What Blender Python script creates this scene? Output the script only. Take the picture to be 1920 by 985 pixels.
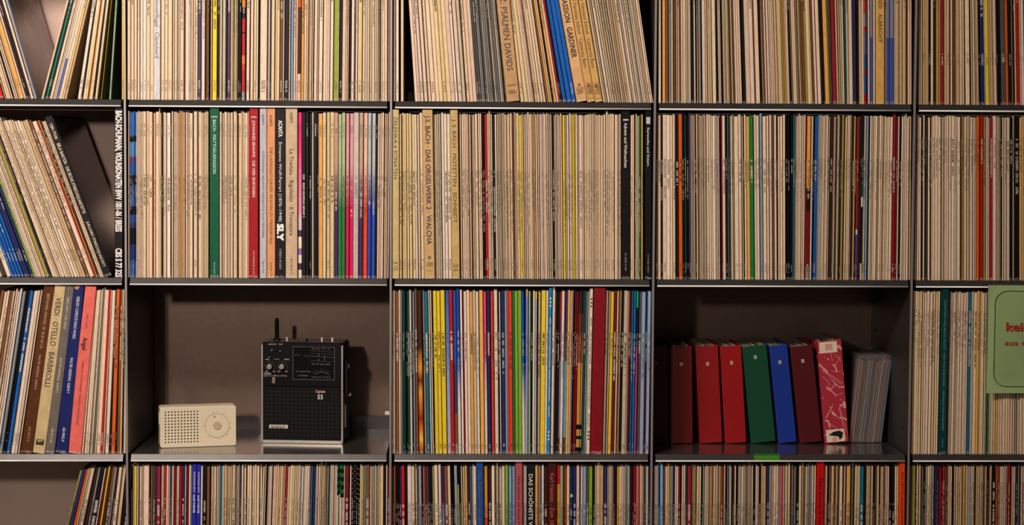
import bpy, bmesh, math, random, re
from mathutils import Matrix, Vector
random.seed(7)
for o in list(bpy.data.objects): bpy.data.objects.remove(o)
scene = bpy.context.scene
COL = scene.collection
W, H = 1920, 985

# ------------------------------------------------------------------ camera
CAM = Vector((0.61518, -3.6637, -0.08204))
YAW, PIT, ROL, FPX = 0.0314, -0.05705, 0.0054, 3616.345
Fv = Vector((math.sin(YAW)*math.cos(PIT), math.cos(YAW)*math.cos(PIT), math.sin(PIT)))
Rv = Vector((math.cos(YAW), -math.sin(YAW), 0)); Uv = Rv.cross(Fv)
R2 = Rv*math.cos(ROL) + Uv*math.sin(ROL); U2 = Uv*math.cos(ROL) - Rv*math.sin(ROL)
cd = bpy.data.cameras.new('camera'); cam = bpy.data.objects.new('camera', cd); COL.objects.link(cam)
cd.sensor_width = 36; cd.lens = 36*FPX/W; cd.clip_start = .05
m = Matrix((R2, U2, -Fv)).transposed().to_4x4(); m.translation = CAM; cam.matrix_world = m
scene.camera = cam
def ray(px, py, Y):
    d = Fv + R2*((px-W/2)/FPX) - U2*((py-H/2)/FPX)
    t = (Y-CAM.y)/d.y
    p = CAM + d*t
    return p
# ------------------------------------------------------------------ world, lamps, exposure
wd = bpy.data.worlds.new('room_ambient'); scene.world = wd; wd.use_nodes = True
bg = wd.node_tree.nodes['Background']; bg.inputs[0].default_value = (1.0, .80, .66, 1); bg.inputs[1].default_value = .05
def lamp(name, kind, loc, target, energy, color, **kw):
    d = bpy.data.lights.new(name, kind); d.energy = energy; d.color = color
    for k, v in kw.items(): setattr(d, k, v)
    o = bpy.data.objects.new(name, d); COL.objects.link(o); o.location = loc
    o.rotation_euler = (Vector(target)-Vector(loc)).to_track_quat('-Z', 'Y').to_euler()
    return o
lamp('spot_lamp', 'SPOT', (-.25, -3.4, .28), (.34, 0, -.30), 92, (1, .87, .765), spot_size=math.radians(51), spot_blend=1.0, shadow_soft_size=.07)
lamp('ceiling_lamp', 'AREA', (-.36, -1.95, 1.02), (.36, 0, -.22), 60, (1, .885, .785), shape='RECTANGLE', size=.7, size_y=.25)
vs = scene.view_settings; vs.view_transform = 'Standard'; vs.look = 'None'; vs.exposure = 0; vs.gamma = 1; vs.use_curve_mapping = False

# ------------------------------------------------------------------ helpers
def lin(c):
    f = lambda v: (v/12.92 if v <= .04045 else ((v+.055)/1.055)**2.4)
    return tuple(f(max(0, min(1, v/255))) for v in c[:3])
def mat(name, rgb, rough=.5, metal=0, noise=0, nscale=40, emit=0, spec=.5, coat=0, bump=0):
    mt = bpy.data.materials.new(name); mt.use_nodes = True
    nt = mt.node_tree; b = nt.nodes['Principled BSDF']; c = lin(rgb)
    b.inputs['Base Color'].default_value = (*c, 1); b.inputs['Roughness'].default_value = rough; b.inputs['Metallic'].default_value = metal
    b.inputs['Specular IOR Level'].default_value = spec; b.inputs['Coat Weight'].default_value = coat
    if noise or bump:
        tc = nt.nodes.new('ShaderNodeTexCoord'); n = nt.nodes.new('ShaderNodeTexNoise'); n.inputs['Scale'].default_value = nscale; n.inputs['Detail'].default_value = 4
        nt.links.new(tc.outputs['Object'], n.inputs['Vector'])
        if noise:
            mx = nt.nodes.new('ShaderNodeMix'); mx.data_type = 'RGBA'
            mx.inputs[6].default_value = (*[v*(1-noise) for v in c], 1); mx.inputs[7].default_value = (*[min(1, v*(1+noise)) for v in c], 1)
            nt.links.new(n.outputs['Fac'], mx.inputs[0]); nt.links.new(mx.outputs[2], b.inputs['Base Color'])
        if bump:
            bp = nt.nodes.new('ShaderNodeBump'); bp.inputs['Strength'].default_value = bump; bp.inputs['Distance'].default_value = .001
            nt.links.new(n.outputs['Fac'], bp.inputs['Height']); nt.links.new(bp.outputs['Normal'], b.inputs['Normal'])
    return mt
def galvanised(name, rgb, rough):
    mt = bpy.data.materials.new(name); mt.use_nodes = True; nt = mt.node_tree; b = nt.nodes['Principled BSDF']; L = nt.links.new
    tc = nt.nodes.new('ShaderNodeTexCoord')
    v = nt.nodes.new('ShaderNodeTexVoronoi'); v.inputs['Scale'].default_value = 130
    n = nt.nodes.new('ShaderNodeTexNoise'); n.inputs['Scale'].default_value = 9; n.inputs['Detail'].default_value = 5
    L(tc.outputs['Object'], v.inputs['Vector']); L(tc.outputs['Object'], n.inputs['Vector'])
    add = nt.nodes.new('ShaderNodeMath'); add.operation = 'ADD'; L(v.outputs['Color'], add.inputs[0]); L(n.outputs['Fac'], add.inputs[1])
    mr = nt.nodes.new('ShaderNodeMapRange'); mr.inputs[2].default_value = 2; mr.inputs[1].default_value = 0; mr.inputs[2].default_value = 1.6; mr.inputs[3].default_value = .9; mr.inputs[4].default_value = 1.08
    L(add.outputs[0], mr.inputs[0])
    mx = nt.nodes.new('ShaderNodeVectorMath'); mx.operation = 'SCALE'; mx.inputs[0].default_value = lin(rgb); L(mr.outputs[0], mx.inputs['Scale'])
    L(mx.outputs[0], b.inputs['Base Color'])
    rr = nt.nodes.new('ShaderNodeMapRange'); rr.inputs[1].default_value = 0; rr.inputs[2].default_value = 1; rr.inputs[3].default_value = rough*.92; rr.inputs[4].default_value = rough*1.1
    L(n.outputs['Fac'], rr.inputs[0]); L(rr.outputs[0], b.inputs['Roughness'])
    b.inputs['Metallic'].default_value = .85
    return mt
def tag(o, label, cat, group=None, kind=None):
    if label: o['label'] = label
    if cat: o['category'] = cat
    if group: o['group'] = group
    if kind: o['kind'] = kind
    return o
def obj(name, mesh, parent=None, loc=(0, 0, 0), rot=(0, 0, 0)):
    o = bpy.data.objects.new(name, mesh); COL.objects.link(o); o.location = loc; o.rotation_euler = rot
    if parent is not None: o.parent = parent
    return o
def empty(name, loc=(0, 0, 0), rot=(0, 0, 0)):
    o = bpy.data.objects.new(name, None); COL.objects.link(o); o.location = loc; o.rotation_euler = rot; o.empty_display_size = .05
    return o
def bm_obj(name, bm, material, parent=None, loc=(0, 0, 0), rot=(0, 0, 0), smooth=False):
    me = bpy.data.meshes.new(name)
    bmesh.ops.recalc_face_normals(bm, faces=bm.faces)
    bm.to_mesh(me); bm.free(); me.materials.append(material)
    if smooth:
        for p in me.polygons: p.use_smooth = True
    return obj(name, me, parent, loc, rot)
def add_box(bm, x0, x1, y0, y1, z0, z1, bev=0, seg=2):
    r = bmesh.ops.create_cube(bm, size=1)
    bmesh.ops.scale(bm, vec=(x1-x0, y1-y0, z1-z0), verts=r['verts'])
    bmesh.ops.translate(bm, vec=((x0+x1)/2, (y0+y1)/2, (z0+z1)/2), verts=r['verts'])
    if bev:
        es = set(e for v in r['verts'] for e in v.link_edges)
        bmesh.ops.bevel(bm, geom=list(es), offset=bev, segments=seg, affect='EDGES', profile=.5)
def box(name, b, material, parent=None, bev=0, seg=2, loc=(0, 0, 0), rot=(0, 0, 0), smooth=False):
    bm = bmesh.new(); add_box(bm, *b, bev=bev, seg=seg)
    return bm_obj(name, bm, material, parent, loc, rot, smooth)
def add_cyl(bm, c, r, d, axis='Y', n=20, r2=None):
    q = bmesh.ops.create_cone(bm, cap_ends=True, segments=n, radius1=r, radius2=r if r2 is None else r2, depth=d)
    M = {'Y': Matrix.Rotation(math.pi/2, 4, 'X'), 'X': Matrix.Rotation(math.pi/2, 4, 'Y'), 'Z': Matrix.Identity(4)}[axis]
    bmesh.ops.transform(bm, matrix=Matrix.Translation(c) @ M, verts=q['verts'])
def add_ring(bm, c, r, t, y=0, n=64, depth=.0002):
    vs_ = []
    for i in range(n):
        a = 2*math.pi*i/n
        for rr in (r-t/2, r+t/2):
            vs_.append(bm.verts.new((c[0]+rr*math.cos(a), y, c[1]+rr*math.sin(a))))
    for i in range(n):
        j = (i+1) % n
        bm.faces.new((vs_[2*i], vs_[2*j], vs_[2*j+1], vs_[2*i+1]))
FONT = {}
def text_mesh(s, bold=0):
    k = (s, bold)
    if k in FONT: return FONT[k]
    cu = bpy.data.curves.new('t', 'FONT'); cu.body = s; cu.resolution_u = 2; cu.size = 1
    o = bpy.data.objects.new('t', cu); COL.objects.link(o)
    dg = bpy.context.evaluated_depsgraph_get(); me = o.evaluated_get(dg).to_mesh()
    v = [(p.co.x, p.co.y, 0) for p in me.vertices]; f = [tuple(p.vertices) for p in me.polygons]
    o.evaluated_get(dg).to_mesh_clear()
    bpy.data.objects.remove(o); bpy.data.curves.remove(cu)
    if bold > 0:      # heavier strokes: the outline doubled a hair to each side
        n = len(v); sh = ((-bold, -bold), (bold, -bold), (-bold, bold), (bold, bold))
        f = [tuple(i+n*q for i in p) for q in range(4) for p in f]; v = [(a+dx, b+dy, q*5e-5) for q, (dx, dy) in enumerate(sh) for a, b, _ in v]
    FONT[k] = (v, f); return FONT[k]
def lettering(name, s, parent, material, x, z, length, height, y, down=True, bold=0):
    """flat print on a face looking to -Y; down: reads from top to bottom, starting at z"""
    v, f = text_mesh(s, bold)
    if not v: return
    xs = [p[0] for p in v]
    x0, x1 = min(xs), max(xs); base = 0.0; cap = .70
    sx = length/max(1e-6, x1-x0); sy = height/cap
    if down: vv = [(x + (b-cap/2)*sy, y-q, z - (a-x0)*sx) for a, b, q in v]
    else: vv = [(x + (a-x0)*sx, y-q, z + b*sy) for a, b, q in v]
    me = bpy.data.meshes.new(name); me.from_pydata(vv, [], f); me.materials.append(material)
    return obj(name, me, parent)

# ------------------------------------------------------------------ card material: printed record spines
def card_material():
    mt = bpy.data.materials.new('printed_card'); mt.use_nodes = True; nt = mt.node_tree; N = nt.nodes.new; L = nt.links.new
    b = nt.nodes['Principled BSDF']; b.inputs['Roughness'].default_value = .48; b.inputs['Specular IOR Level'].default_value = .18
    ac = N('ShaderNodeAttribute'); ac.attribute_name = 'Col'
    uv = N('ShaderNodeUVMap'); uv.uv_map = 'UVMap'
    sp = N('ShaderNodeSeparateXYZ'); L(uv.outputs[0], sp.inputs[0])
    def M(op, a, c=None, d=None):
        n = N('ShaderNodeMath'); n.operation = op
        for i, x in enumerate((a, c, d)):
            if x is None: continue
            if isinstance(x, (int, float)): n.inputs[i].default_value = x
            else: L(x, n.inputs[i])
        return n.outputs[0]
    u, v = sp.outputs[0], sp.outputs[1]
    masks = []; seed = None
    for nm in ('T1', 'T2'):
        t = N('ShaderNodeAttribute'); t.attribute_name = nm
        s3 = N('ShaderNodeSeparateColor'); L(t.outputs['Color'], s3.inputs[0])
        if seed is None: seed = t.outputs['Alpha']
        z = M('MULTIPLY', M('GREATER_THAN', v, s3.outputs[0]), M('LESS_THAN', v, s3.outputs[1]))
        masks.append(M('MULTIPLY', z, s3.outputs[2]))
    zone = M('MAXIMUM', masks[0], masks[1])
    cv = N('ShaderNodeCombineXYZ'); L(M('MULTIPLY', u, 2.6), cv.inputs[0]); L(M('MULTIPLY', v, 330), cv.inputs[1]); L(M('MULTIPLY', seed, 91), cv.inputs[2])
    n1 = N('ShaderNodeTexNoise'); n1.inputs['Scale'].default_value = 1.0; n1.inputs['Detail'].default_value = 1; L(cv.outputs[0], n1.inputs['Vector'])
    cw = N('ShaderNodeCombineXYZ'); L(M('MULTIPLY', v, 42), cw.inputs[0]); L(M('MULTIPLY', seed, 57), cw.inputs[1])
    n2 = N('ShaderNodeTexNoise'); n2.inputs['Scale'].default_value = 1.0; n2.inputs['Detail'].default_value = 0; L(cw.outputs[0], n2.inputs['Vector'])
    band = M('MULTIPLY', M('GREATER_THAN', u, .22), M('LESS_THAN', u, .78))
    ch = M('MULTIPLY', M('GREATER_THAN', n1.outputs['Fac'], .45), M('GREATER_THAN', n2.outputs['Fac'], .40))
    ink = M('MULTIPLY', M('MULTIPLY', zone, band), ch)
    bw = N('ShaderNodeRGBToBW'); L(ac.outputs['Color'], bw.inputs[0])
    lightink = M('LESS_THAN', bw.outputs[0], .16)
    ik = N('ShaderNodeMix'); ik.data_type = 'RGBA'; ik.inputs[6].default_value = (.035, .025, .02, 1); ik.inputs[7].default_value = (.62, .56, .48, 1); L(lightink, ik.inputs[0])
    # paper grain and age mottling
    cg = N('ShaderNodeCombineXYZ'); L(M('MULTIPLY', u, 1.5), cg.inputs[0]); L(M('MULTIPLY', v, 14), cg.inputs[1]); L(M('MULTIPLY', seed, 33), cg.inputs[2])
    n3 = N('ShaderNodeTexNoise'); n3.inputs['Scale'].default_value = 1.6; n3.inputs['Detail'].default_value = 5; L(cg.outputs[0], n3.inputs['Vector'])
    gr = N('ShaderNodeMapRange'); gr.inputs[1].default_value = .3; gr.inputs[2].default_value = .7; gr.inputs[3].default_value = .86; gr.inputs[4].default_value = 1.08; L(n3.outputs['Fac'], gr.inputs[0])
    sc = N('ShaderNodeVectorMath'); sc.operation = 'SCALE'; L(ac.outputs['Color'], sc.inputs[0]); L(gr.outputs[0], sc.inputs['Scale'])
    # worn white ends of dark spines
    wear = M('MULTIPLY', M('LESS_THAN', v, .016), M('GREATER_THAN', n1.outputs['Fac'], .52))
    wear = M('MULTIPLY', wear, .55)
    wm = N('ShaderNodeMix'); wm.data_type = 'RGBA'; L(wear, wm.inputs[0]); L(sc.outputs[0], wm.inputs[6]); wm.inputs[7].default_value = (.6, .52, .43, 1)
    mx = N('ShaderNodeMix'); mx.data_type = 'RGBA'; L(ink, mx.inputs[0]); L(wm.outputs[2], mx.inputs[6]); L(ik.outputs[2], mx.inputs[7])
    L(mx.outputs[2], b.inputs['Base Color'])
    return mt
CARD = card_material()
M_steel = galvanised('galvanised_steel', (134, 130, 130), .17)
M_back = galvanised('galvanised_back_sheet', (124, 102, 90), .36)
M_back.node_tree.nodes['Principled BSDF'].inputs['Metallic'].default_value = .6
M_edge = mat('bright_steel_edge', (252, 246, 244), .25, 0, spec=.9)  # near-white base stands in for the lamp's glint on the steel edge
M_up = galvanised('shaded_upright_steel', (92, 86, 84), .42)  # upright steel darkened in its colour for the shade inside the bays
M_front = mat('upright_front_edge', (150, 140, 138), .45, .5)  # same upright steel, lightened in its colour as the lit front edge
M_lip = galvanised('galvanised_lip', (108, 104, 102), .30)
M_panel = mat('beige_painted_panel', (228, 194, 180), .6, noise=.04, nscale=20)
M_black = mat('matt_black_plastic', (20, 19, 20), .5)
M_hole = mat('dark_hole', (6, 5, 5), .9)

# ------------------------------------------------------------------ shelving unit
ROWP = .33637
UX = [-.5, 0, .5, 1.0, 1.49638, 1.9928]
DEP = .34
def zline(j): return -ROWP*j                  # lower edge of a shelf's front lip
def ztop(j): return zline(j)+.0135            # upper face of a shelf
shelving = tag(empty('metal_shelving', (.75, 0, zline(3)-.4)), 'grey galvanised steel shelving with thin uprights holding rows of records', 'shelving')
bpy.context.view_layer.update()
def child(o):
    o.location = Vector(o.location)-Vector(shelving.location); o.parent = shelving; return o
for i, x in enumerate(UX):
    u = child(box('upright', (x-.0022, x+.0022, -.0030, DEP+.012, zline(3)-.38, zline(-1)+.08), M_up))
    fe = box('front_edge', (x-.0023, x+.0023, -.0046, -.0030, zline(3)-.38, zline(-1)+.08), M_front, u, bev=.0007, seg=1)
    for s in (-1, 1):
        if (i == 0 and s < 0) or (i == 5 and s > 0): continue
        x0, x1 = sorted((x+s*.0022, x+s*.027))
        f = box('rear_flange', (x0, x1, DEP-.004, DEP-.001, zline(3)-.38, zline(-1)+.08), M_back); f.parent = u
        bm = bmesh.new()
        for r in range(-1, 4):
            for k in range(5):
                for yy in (.035, DEP-.045):
                    add_cyl(bm, (x+s*.0023, yy, zline(r)-.055-.055*k), .0042, .0004, 'X', 8)
        h = bm_obj('peg_holes', bm, M_hole, u); h['kind'] = 'stuff'
for j in range(-1, 4):
    for c in range(5):
        a, b = UX[c]+.0075, UX[c+1]-.0075
        z0 = zline(j)
        bm = bmesh.new()
        pr = [(.0030, z0+.0135), (DEP-.008, z0+.0135), (DEP-.008, z0+.041), (DEP-.006, z0+.041), (DEP-.006, z0+.0119), (.0030, z0+.0119)]
        v0 = [bm.verts.new((a, y, z)) for y, z in pr]; v1 = [bm.verts.new((b, y, z)) for y, z in pr]
        n = len(pr)
        for k in range(n): bm.faces.new((v0[k], v0[(k+1) % n], v1[(k+1) % n], v1[k]))
        bm.faces.new(v0); bm.faces.new(v1[::-1])
        sb = child(bm_obj('shelf_board', bm, M_steel))
        bm = bmesh.new()
        pr = [(.0030, z0+.0135), (.0005, z0+.0132), (-.0062, z0+.0028), (-.0058, z0+.0016), (-.0042, z0+.0016), (.0020, z0+.0119), (.0030, z0+.0119)]
        v0 = [bm.verts.new((a, y, z)) for y, z in pr]; v1 = [bm.verts.new((b, y, z)) for y, z in pr]; n = len(pr)
        for k in range(n): bm.faces.new((v0[k], v0[(k+1) % n], v1[(k+1) % n], v1[k]))
        bm.faces.new(v0); bm.faces.new(v1[::-1]); bm_obj('front_lip', bm, M_lip, sb)
        bm = bmesh.new(); ns = 8
        rings = []
        for x in (a, b):
            rings.append([bm.verts.new((x, -.0056+.0016*math.cos(2*math.pi*k/ns), z0+.0014+.0016*math.sin(2*math.pi*k/ns))) for k in range(ns)])
        for k in range(ns): bm.faces.new((rings[0][k], rings[0][(k+1) % ns], rings[1][(k+1) % ns], rings[1][k]))
        bm.faces.new(rings[0]); bm.faces.new(rings[1][::-1])
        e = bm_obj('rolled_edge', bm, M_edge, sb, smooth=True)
for r in range(0, 5):
    for c in range(5):
        if r == 4: zt, zb = zline(3)+.0, zline(3)-.36
        else: zt, zb = zline(r-1)+.001, zline(r)+.001
        child(box('back_panel', (UX[c]+.003, UX[c+1]-.003, DEP, DEP+.0015, zb, zt-.0015), M_panel if c == 0 else M_back))

# ------------------------------------------------------------------ record sleeves
PAL = {  # code: (sRGB, colour word)
 'c': ((232, 204, 172), 'cream'), 'p': ((230, 199, 175), 'pinkish cream'), 'w': ((238, 218, 198), 'off-white'), 'y': ((228, 200, 150), 'yellowish cream'),
 't': ((206, 172, 128), 'tan'), 'b': ((196, 178, 152), 'beige'), 'g': ((142, 138, 134), 'grey'), 'k': ((20, 17, 18), 'black'), 'K': ((58, 34, 30), 'dark brown'),
 'r': ((188, 24, 30), 'red'), 'R': ((122, 20, 28), 'maroon'), 'm': ((158, 28, 56), 'crimson'), 'o': ((226, 96, 30), 'orange'), 'O': ((230, 168, 84), 'ochre'),
 'Y': ((232, 200, 50), 'yellow'), 'G': ((20, 128, 62), 'green'), 'D': ((14, 76, 66), 'dark green'), 'L': ((128, 176, 58), 'lime green'), 'B': ((24, 96, 184), 'blue'),
 'N': ((36, 42, 92), 'navy'), 'S': ((130, 160, 192), 'light blue'), 'P': ((226, 70, 120), 'pink'), 'V': ((74, 54, 92), 'violet'), 'n': ((124, 78, 50), 'brown'),
 'l': ((158, 142, 66), 'olive'), 'T': ((30, 106, 130), 'teal'), 's': ((150, 176, 150), 'sage green'), 'C': ((214, 62, 50), 'coral red'), 'z': ((226, 100, 104), 'salmon red'), 'd': ((84, 80, 80), 'dark grey'), 'e': ((150, 158, 52), 'moss green'), 'H': ((22, 112, 92), 'sea green')}
def P(k): return PAL[k][0]
def grad(col, top): return [(0, .42, col, col), (.42, .70, col, top), (.70, 1, top, top)]
def bands(lst):
    return [(a, b, P(c) if isinstance(c, str) else c, P(c) if isinstance(c, str) else c) for a, b, c in lst]
wh = (236, 216, 200)
SPEC = {
 'q': ('blue and black banded', bands([(0, .10, (70, 110, 170)), (.10, .2, (40, 60, 120)), (.2, .30, 'k'), (.3, .33, (70, 60, 110)), (.33, .38, (50, 90, 170)), (.38, .43, 'k'), (.43, .48, (60, 100, 170)), (.48, .56, (60, 90, 140)), (.56, .62, 'k'), (.62, .70, (50, 95, 175)), (.70, .73, (120, 70, 110)), (.73, .82, (90, 150, 215)), (.82, .855, 'k'), (.855, 1, (60, 120, 200))])),
 'gV': ('violet fading to cream', grad((70, 40, 90), (196, 156, 140))), 'gG': ('green fading to pale green', grad((44, 122, 60), (176, 190, 142))),
 'gP': ('magenta fading to pale pink', grad((220, 20, 84), (226, 160, 168))), 'gO': ('orange fading to cream', grad((236, 70, 30), (226, 186, 156))),
 'gB': ('blue fading to pale grey', grad((44, 76, 180), (186, 188, 190))), 'gb': ('pale grey', grad((186, 176, 172), (204, 192, 178))),
 'pk': ('bright pink and violet', bands([(0, .05, 'w'), (.05, .09, 'V'), (.09, .14, 'w'), (.14, .18, (150, 110, 170)), (.18, .25, 'w'), (.25, .29, 'V'), (.29, .38, (226, 190, 210))]) + [(.38, .75, (236, 150, 180), (236, 60, 130)), (.75, 1, (236, 50, 125), (236, 40, 120))]),
 'f': ('black and flame red', bands([(0, .05, 'g'), (.05, .18, 'r'), (.18, .22, (210, 60, 30)), (.22, .26, (230, 120, 40)), (.26, .4, (190, 20, 26)), (.26, .27, 'o'), (.4, .5, 'k'), (.41, .49, 'r'), (.5, .56, 'k'), (.56, .6, (240, 160, 30)), (.6, .7, 'o'), (.7, 1, 'R')])),
 'F': ('dark brown and orange', bands([(0, .16, 'p'), (.16, .45, 'K'), (.45, .56, 'K'), (.56, .62, (220, 80, 30)), (.62, 1, 'o')])),
 'f3': ('flame orange and brown', bands([(0, .05, 'n'), (.05, .09, (220, 120, 50)), (.09, .15, (240, 190, 70)), (.15, .22, (225, 110, 30)), (.22, .3, (150, 40, 24)), (.3, .38, (200, 110, 40)), (.38, .45, (230, 150, 60)), (.45, .53, (110, 30, 24)), (.53, .65, (236, 150, 40)), (.65, 1, 'K')])),
 'u': ('blue fading to white', [(0, .28, wh, wh), (.28, .55, wh, (40, 100, 200)), (.55, 1, (30, 84, 180), (24, 70, 170))]),
 'h': ('two-tone pale blue', [(0, .6, (190, 180, 200), (110, 150, 210)), (.6, 1, (110, 150, 210), (40, 90, 180))]),
 'i': ('blue and brown', bands([(0, .06, 'g'), (.06, .25, 'n'), (.25, .55, (50, 66, 96)), (.55, 1, (44, 84, 160))])),
 'Pw': ('white fading to pink', [(0, .3, wh, wh), (.3, .6, wh, (230, 110, 150)), (.6, 1, (228, 84, 130), (226, 66, 120))]),
 'j': ('blue grey and red patched', bands([(0, .06, 'r'), (.06, .30, (60, 84, 150)), (.18, .2, 'r'), (.30, .44, (110, 110, 140)), (.44, .47, (200, 40, 40)), (.47, .55, 'g'), (.55, .7, (200, 50, 50)), (.7, 1, (120, 120, 150))])),
 'j2': ('slate blue and red patched', bands([(0, .4, (66, 80, 150)), (.4, .66, (130, 126, 150)), (.66, .8, (190, 44, 60)), (.8, 1, (120, 120, 160))])),
 'x': ('green and black checked', bands([(0, .82, 'w')] + [(.82+.0225*i, .8425+.0225*i, ('k' if i % 2 == 0 else (20, 112, 72))) for i in range(8)])),
 'X': ('lime and black checked', bands([(0, .80, 'w')] + [(.80+.025*i, .825+.025*i, ('k' if i % 2 == 0 else (40, 130, 60))) for i in range(8)])),
 'D': ('black with pale dots', bands(sum([[(.0+.0306*i, .0266+.0306*i, (24, 16, 18)), (.0266+.0306*i, .0306*(i+1), (150, 130, 124))] for i in range(32)], []) + [(.979, 1, (24, 16, 18))])),
 'm1': ('purple and pale blue', bands([(0, .10, 'd'), (.10, .24, (130, 140, 180)), (.24, .57, (120, 150, 200)), (.57, .74, (70, 30, 90)), (.74, .86, (150, 60, 120)), (.86, 1, (200, 60, 40))])),
 'm2': ('violet and sky blue', bands([(0, .10, 'd'), (.10, .57, (120, 180, 220)), (.57, .74, (50, 40, 110)), (.74, 1, (80, 60, 110))])),
 'm3': ('brown and apricot', bands([(0, .04, 'k'), (.04, .09, 'O'), (.09, .11, 'k'), (.11, .15, 'O'), (.15, .18, 'k'), (.18, .2, 'O'), (.2, .56, (236, 160, 80)), (.56, .72, (170, 90, 40)), (.72, .86, (120, 60, 50)), (.86, 1, (64, 40, 44))])),
 'a': ('violet blue and amber', [(0, .5, (226, 140, 60), (226, 140, 60)), (.5, .62, (180, 90, 70), (60, 90, 140)), (.62, .75, (60, 110, 160), (50, 60, 140)), (.75, 1, (60, 30, 90), (60, 30, 90))]),
 'Or': ('ochre with red foot', bands([(0, .68, (220, 80, 24)), (.68, .76, (236, 150, 90)), (.76, 1, (226, 152, 40))])),
 'Oy': ('amber with red top', bands([(0, .88, (230, 150, 24)), (.88, 1, (220, 20, 24))])),
 'Sy': ('pale blue with yellow top', bands([(0, .955, (160, 180, 216)), (.955, 1, (240, 214, 60))])),
 'Pg': ('pink, black and green', bands([(0, .66, (226, 60, 110)), (.66, .90, (20, 22, 30)), (.90, 1, (20, 200, 96))])),
 'Yk': ('lemon yellow with black top', bands([(0, .5, 'l'), (.5, .88, (226, 214, 50)), (.88, 1, (14, 24, 50))])),
 'Br': ('violet, red and white', bands([(0, .28, (110, 60, 140)), (.28, .31, wh), (.31, 1, (190, 26, 36))])),
 'kw': ('black and white patched', bands([(0, .1, 'c'), (.1, .3, 'k'), (.3, .44, 'k'), (.44, .5, 'w'), (.5, .58, (20, 70, 60)), (.58, 1, 'k')])),
 'nk': ('brown with dark foot', bands([(0, .08, 'g'), (.08, .42, (110, 22, 30)), (.42, .56, 'k'), (.56, 1, 'O')])),
 'tb': ('teal and dark blue', bands([(0, .3, (70, 140, 150)), (.3, .5, (60, 100, 140)), (.5, .52, 'r'), (.52, 1, (60, 70, 110))])),
 'yb': ('yellow and black', bands([(0, .62, (236, 190, 50)), (.62, 1, (60, 44, 24))])),
 'Sg': ('silvery blue', grad((160, 160, 176), (150, 170, 196))),
}
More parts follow.
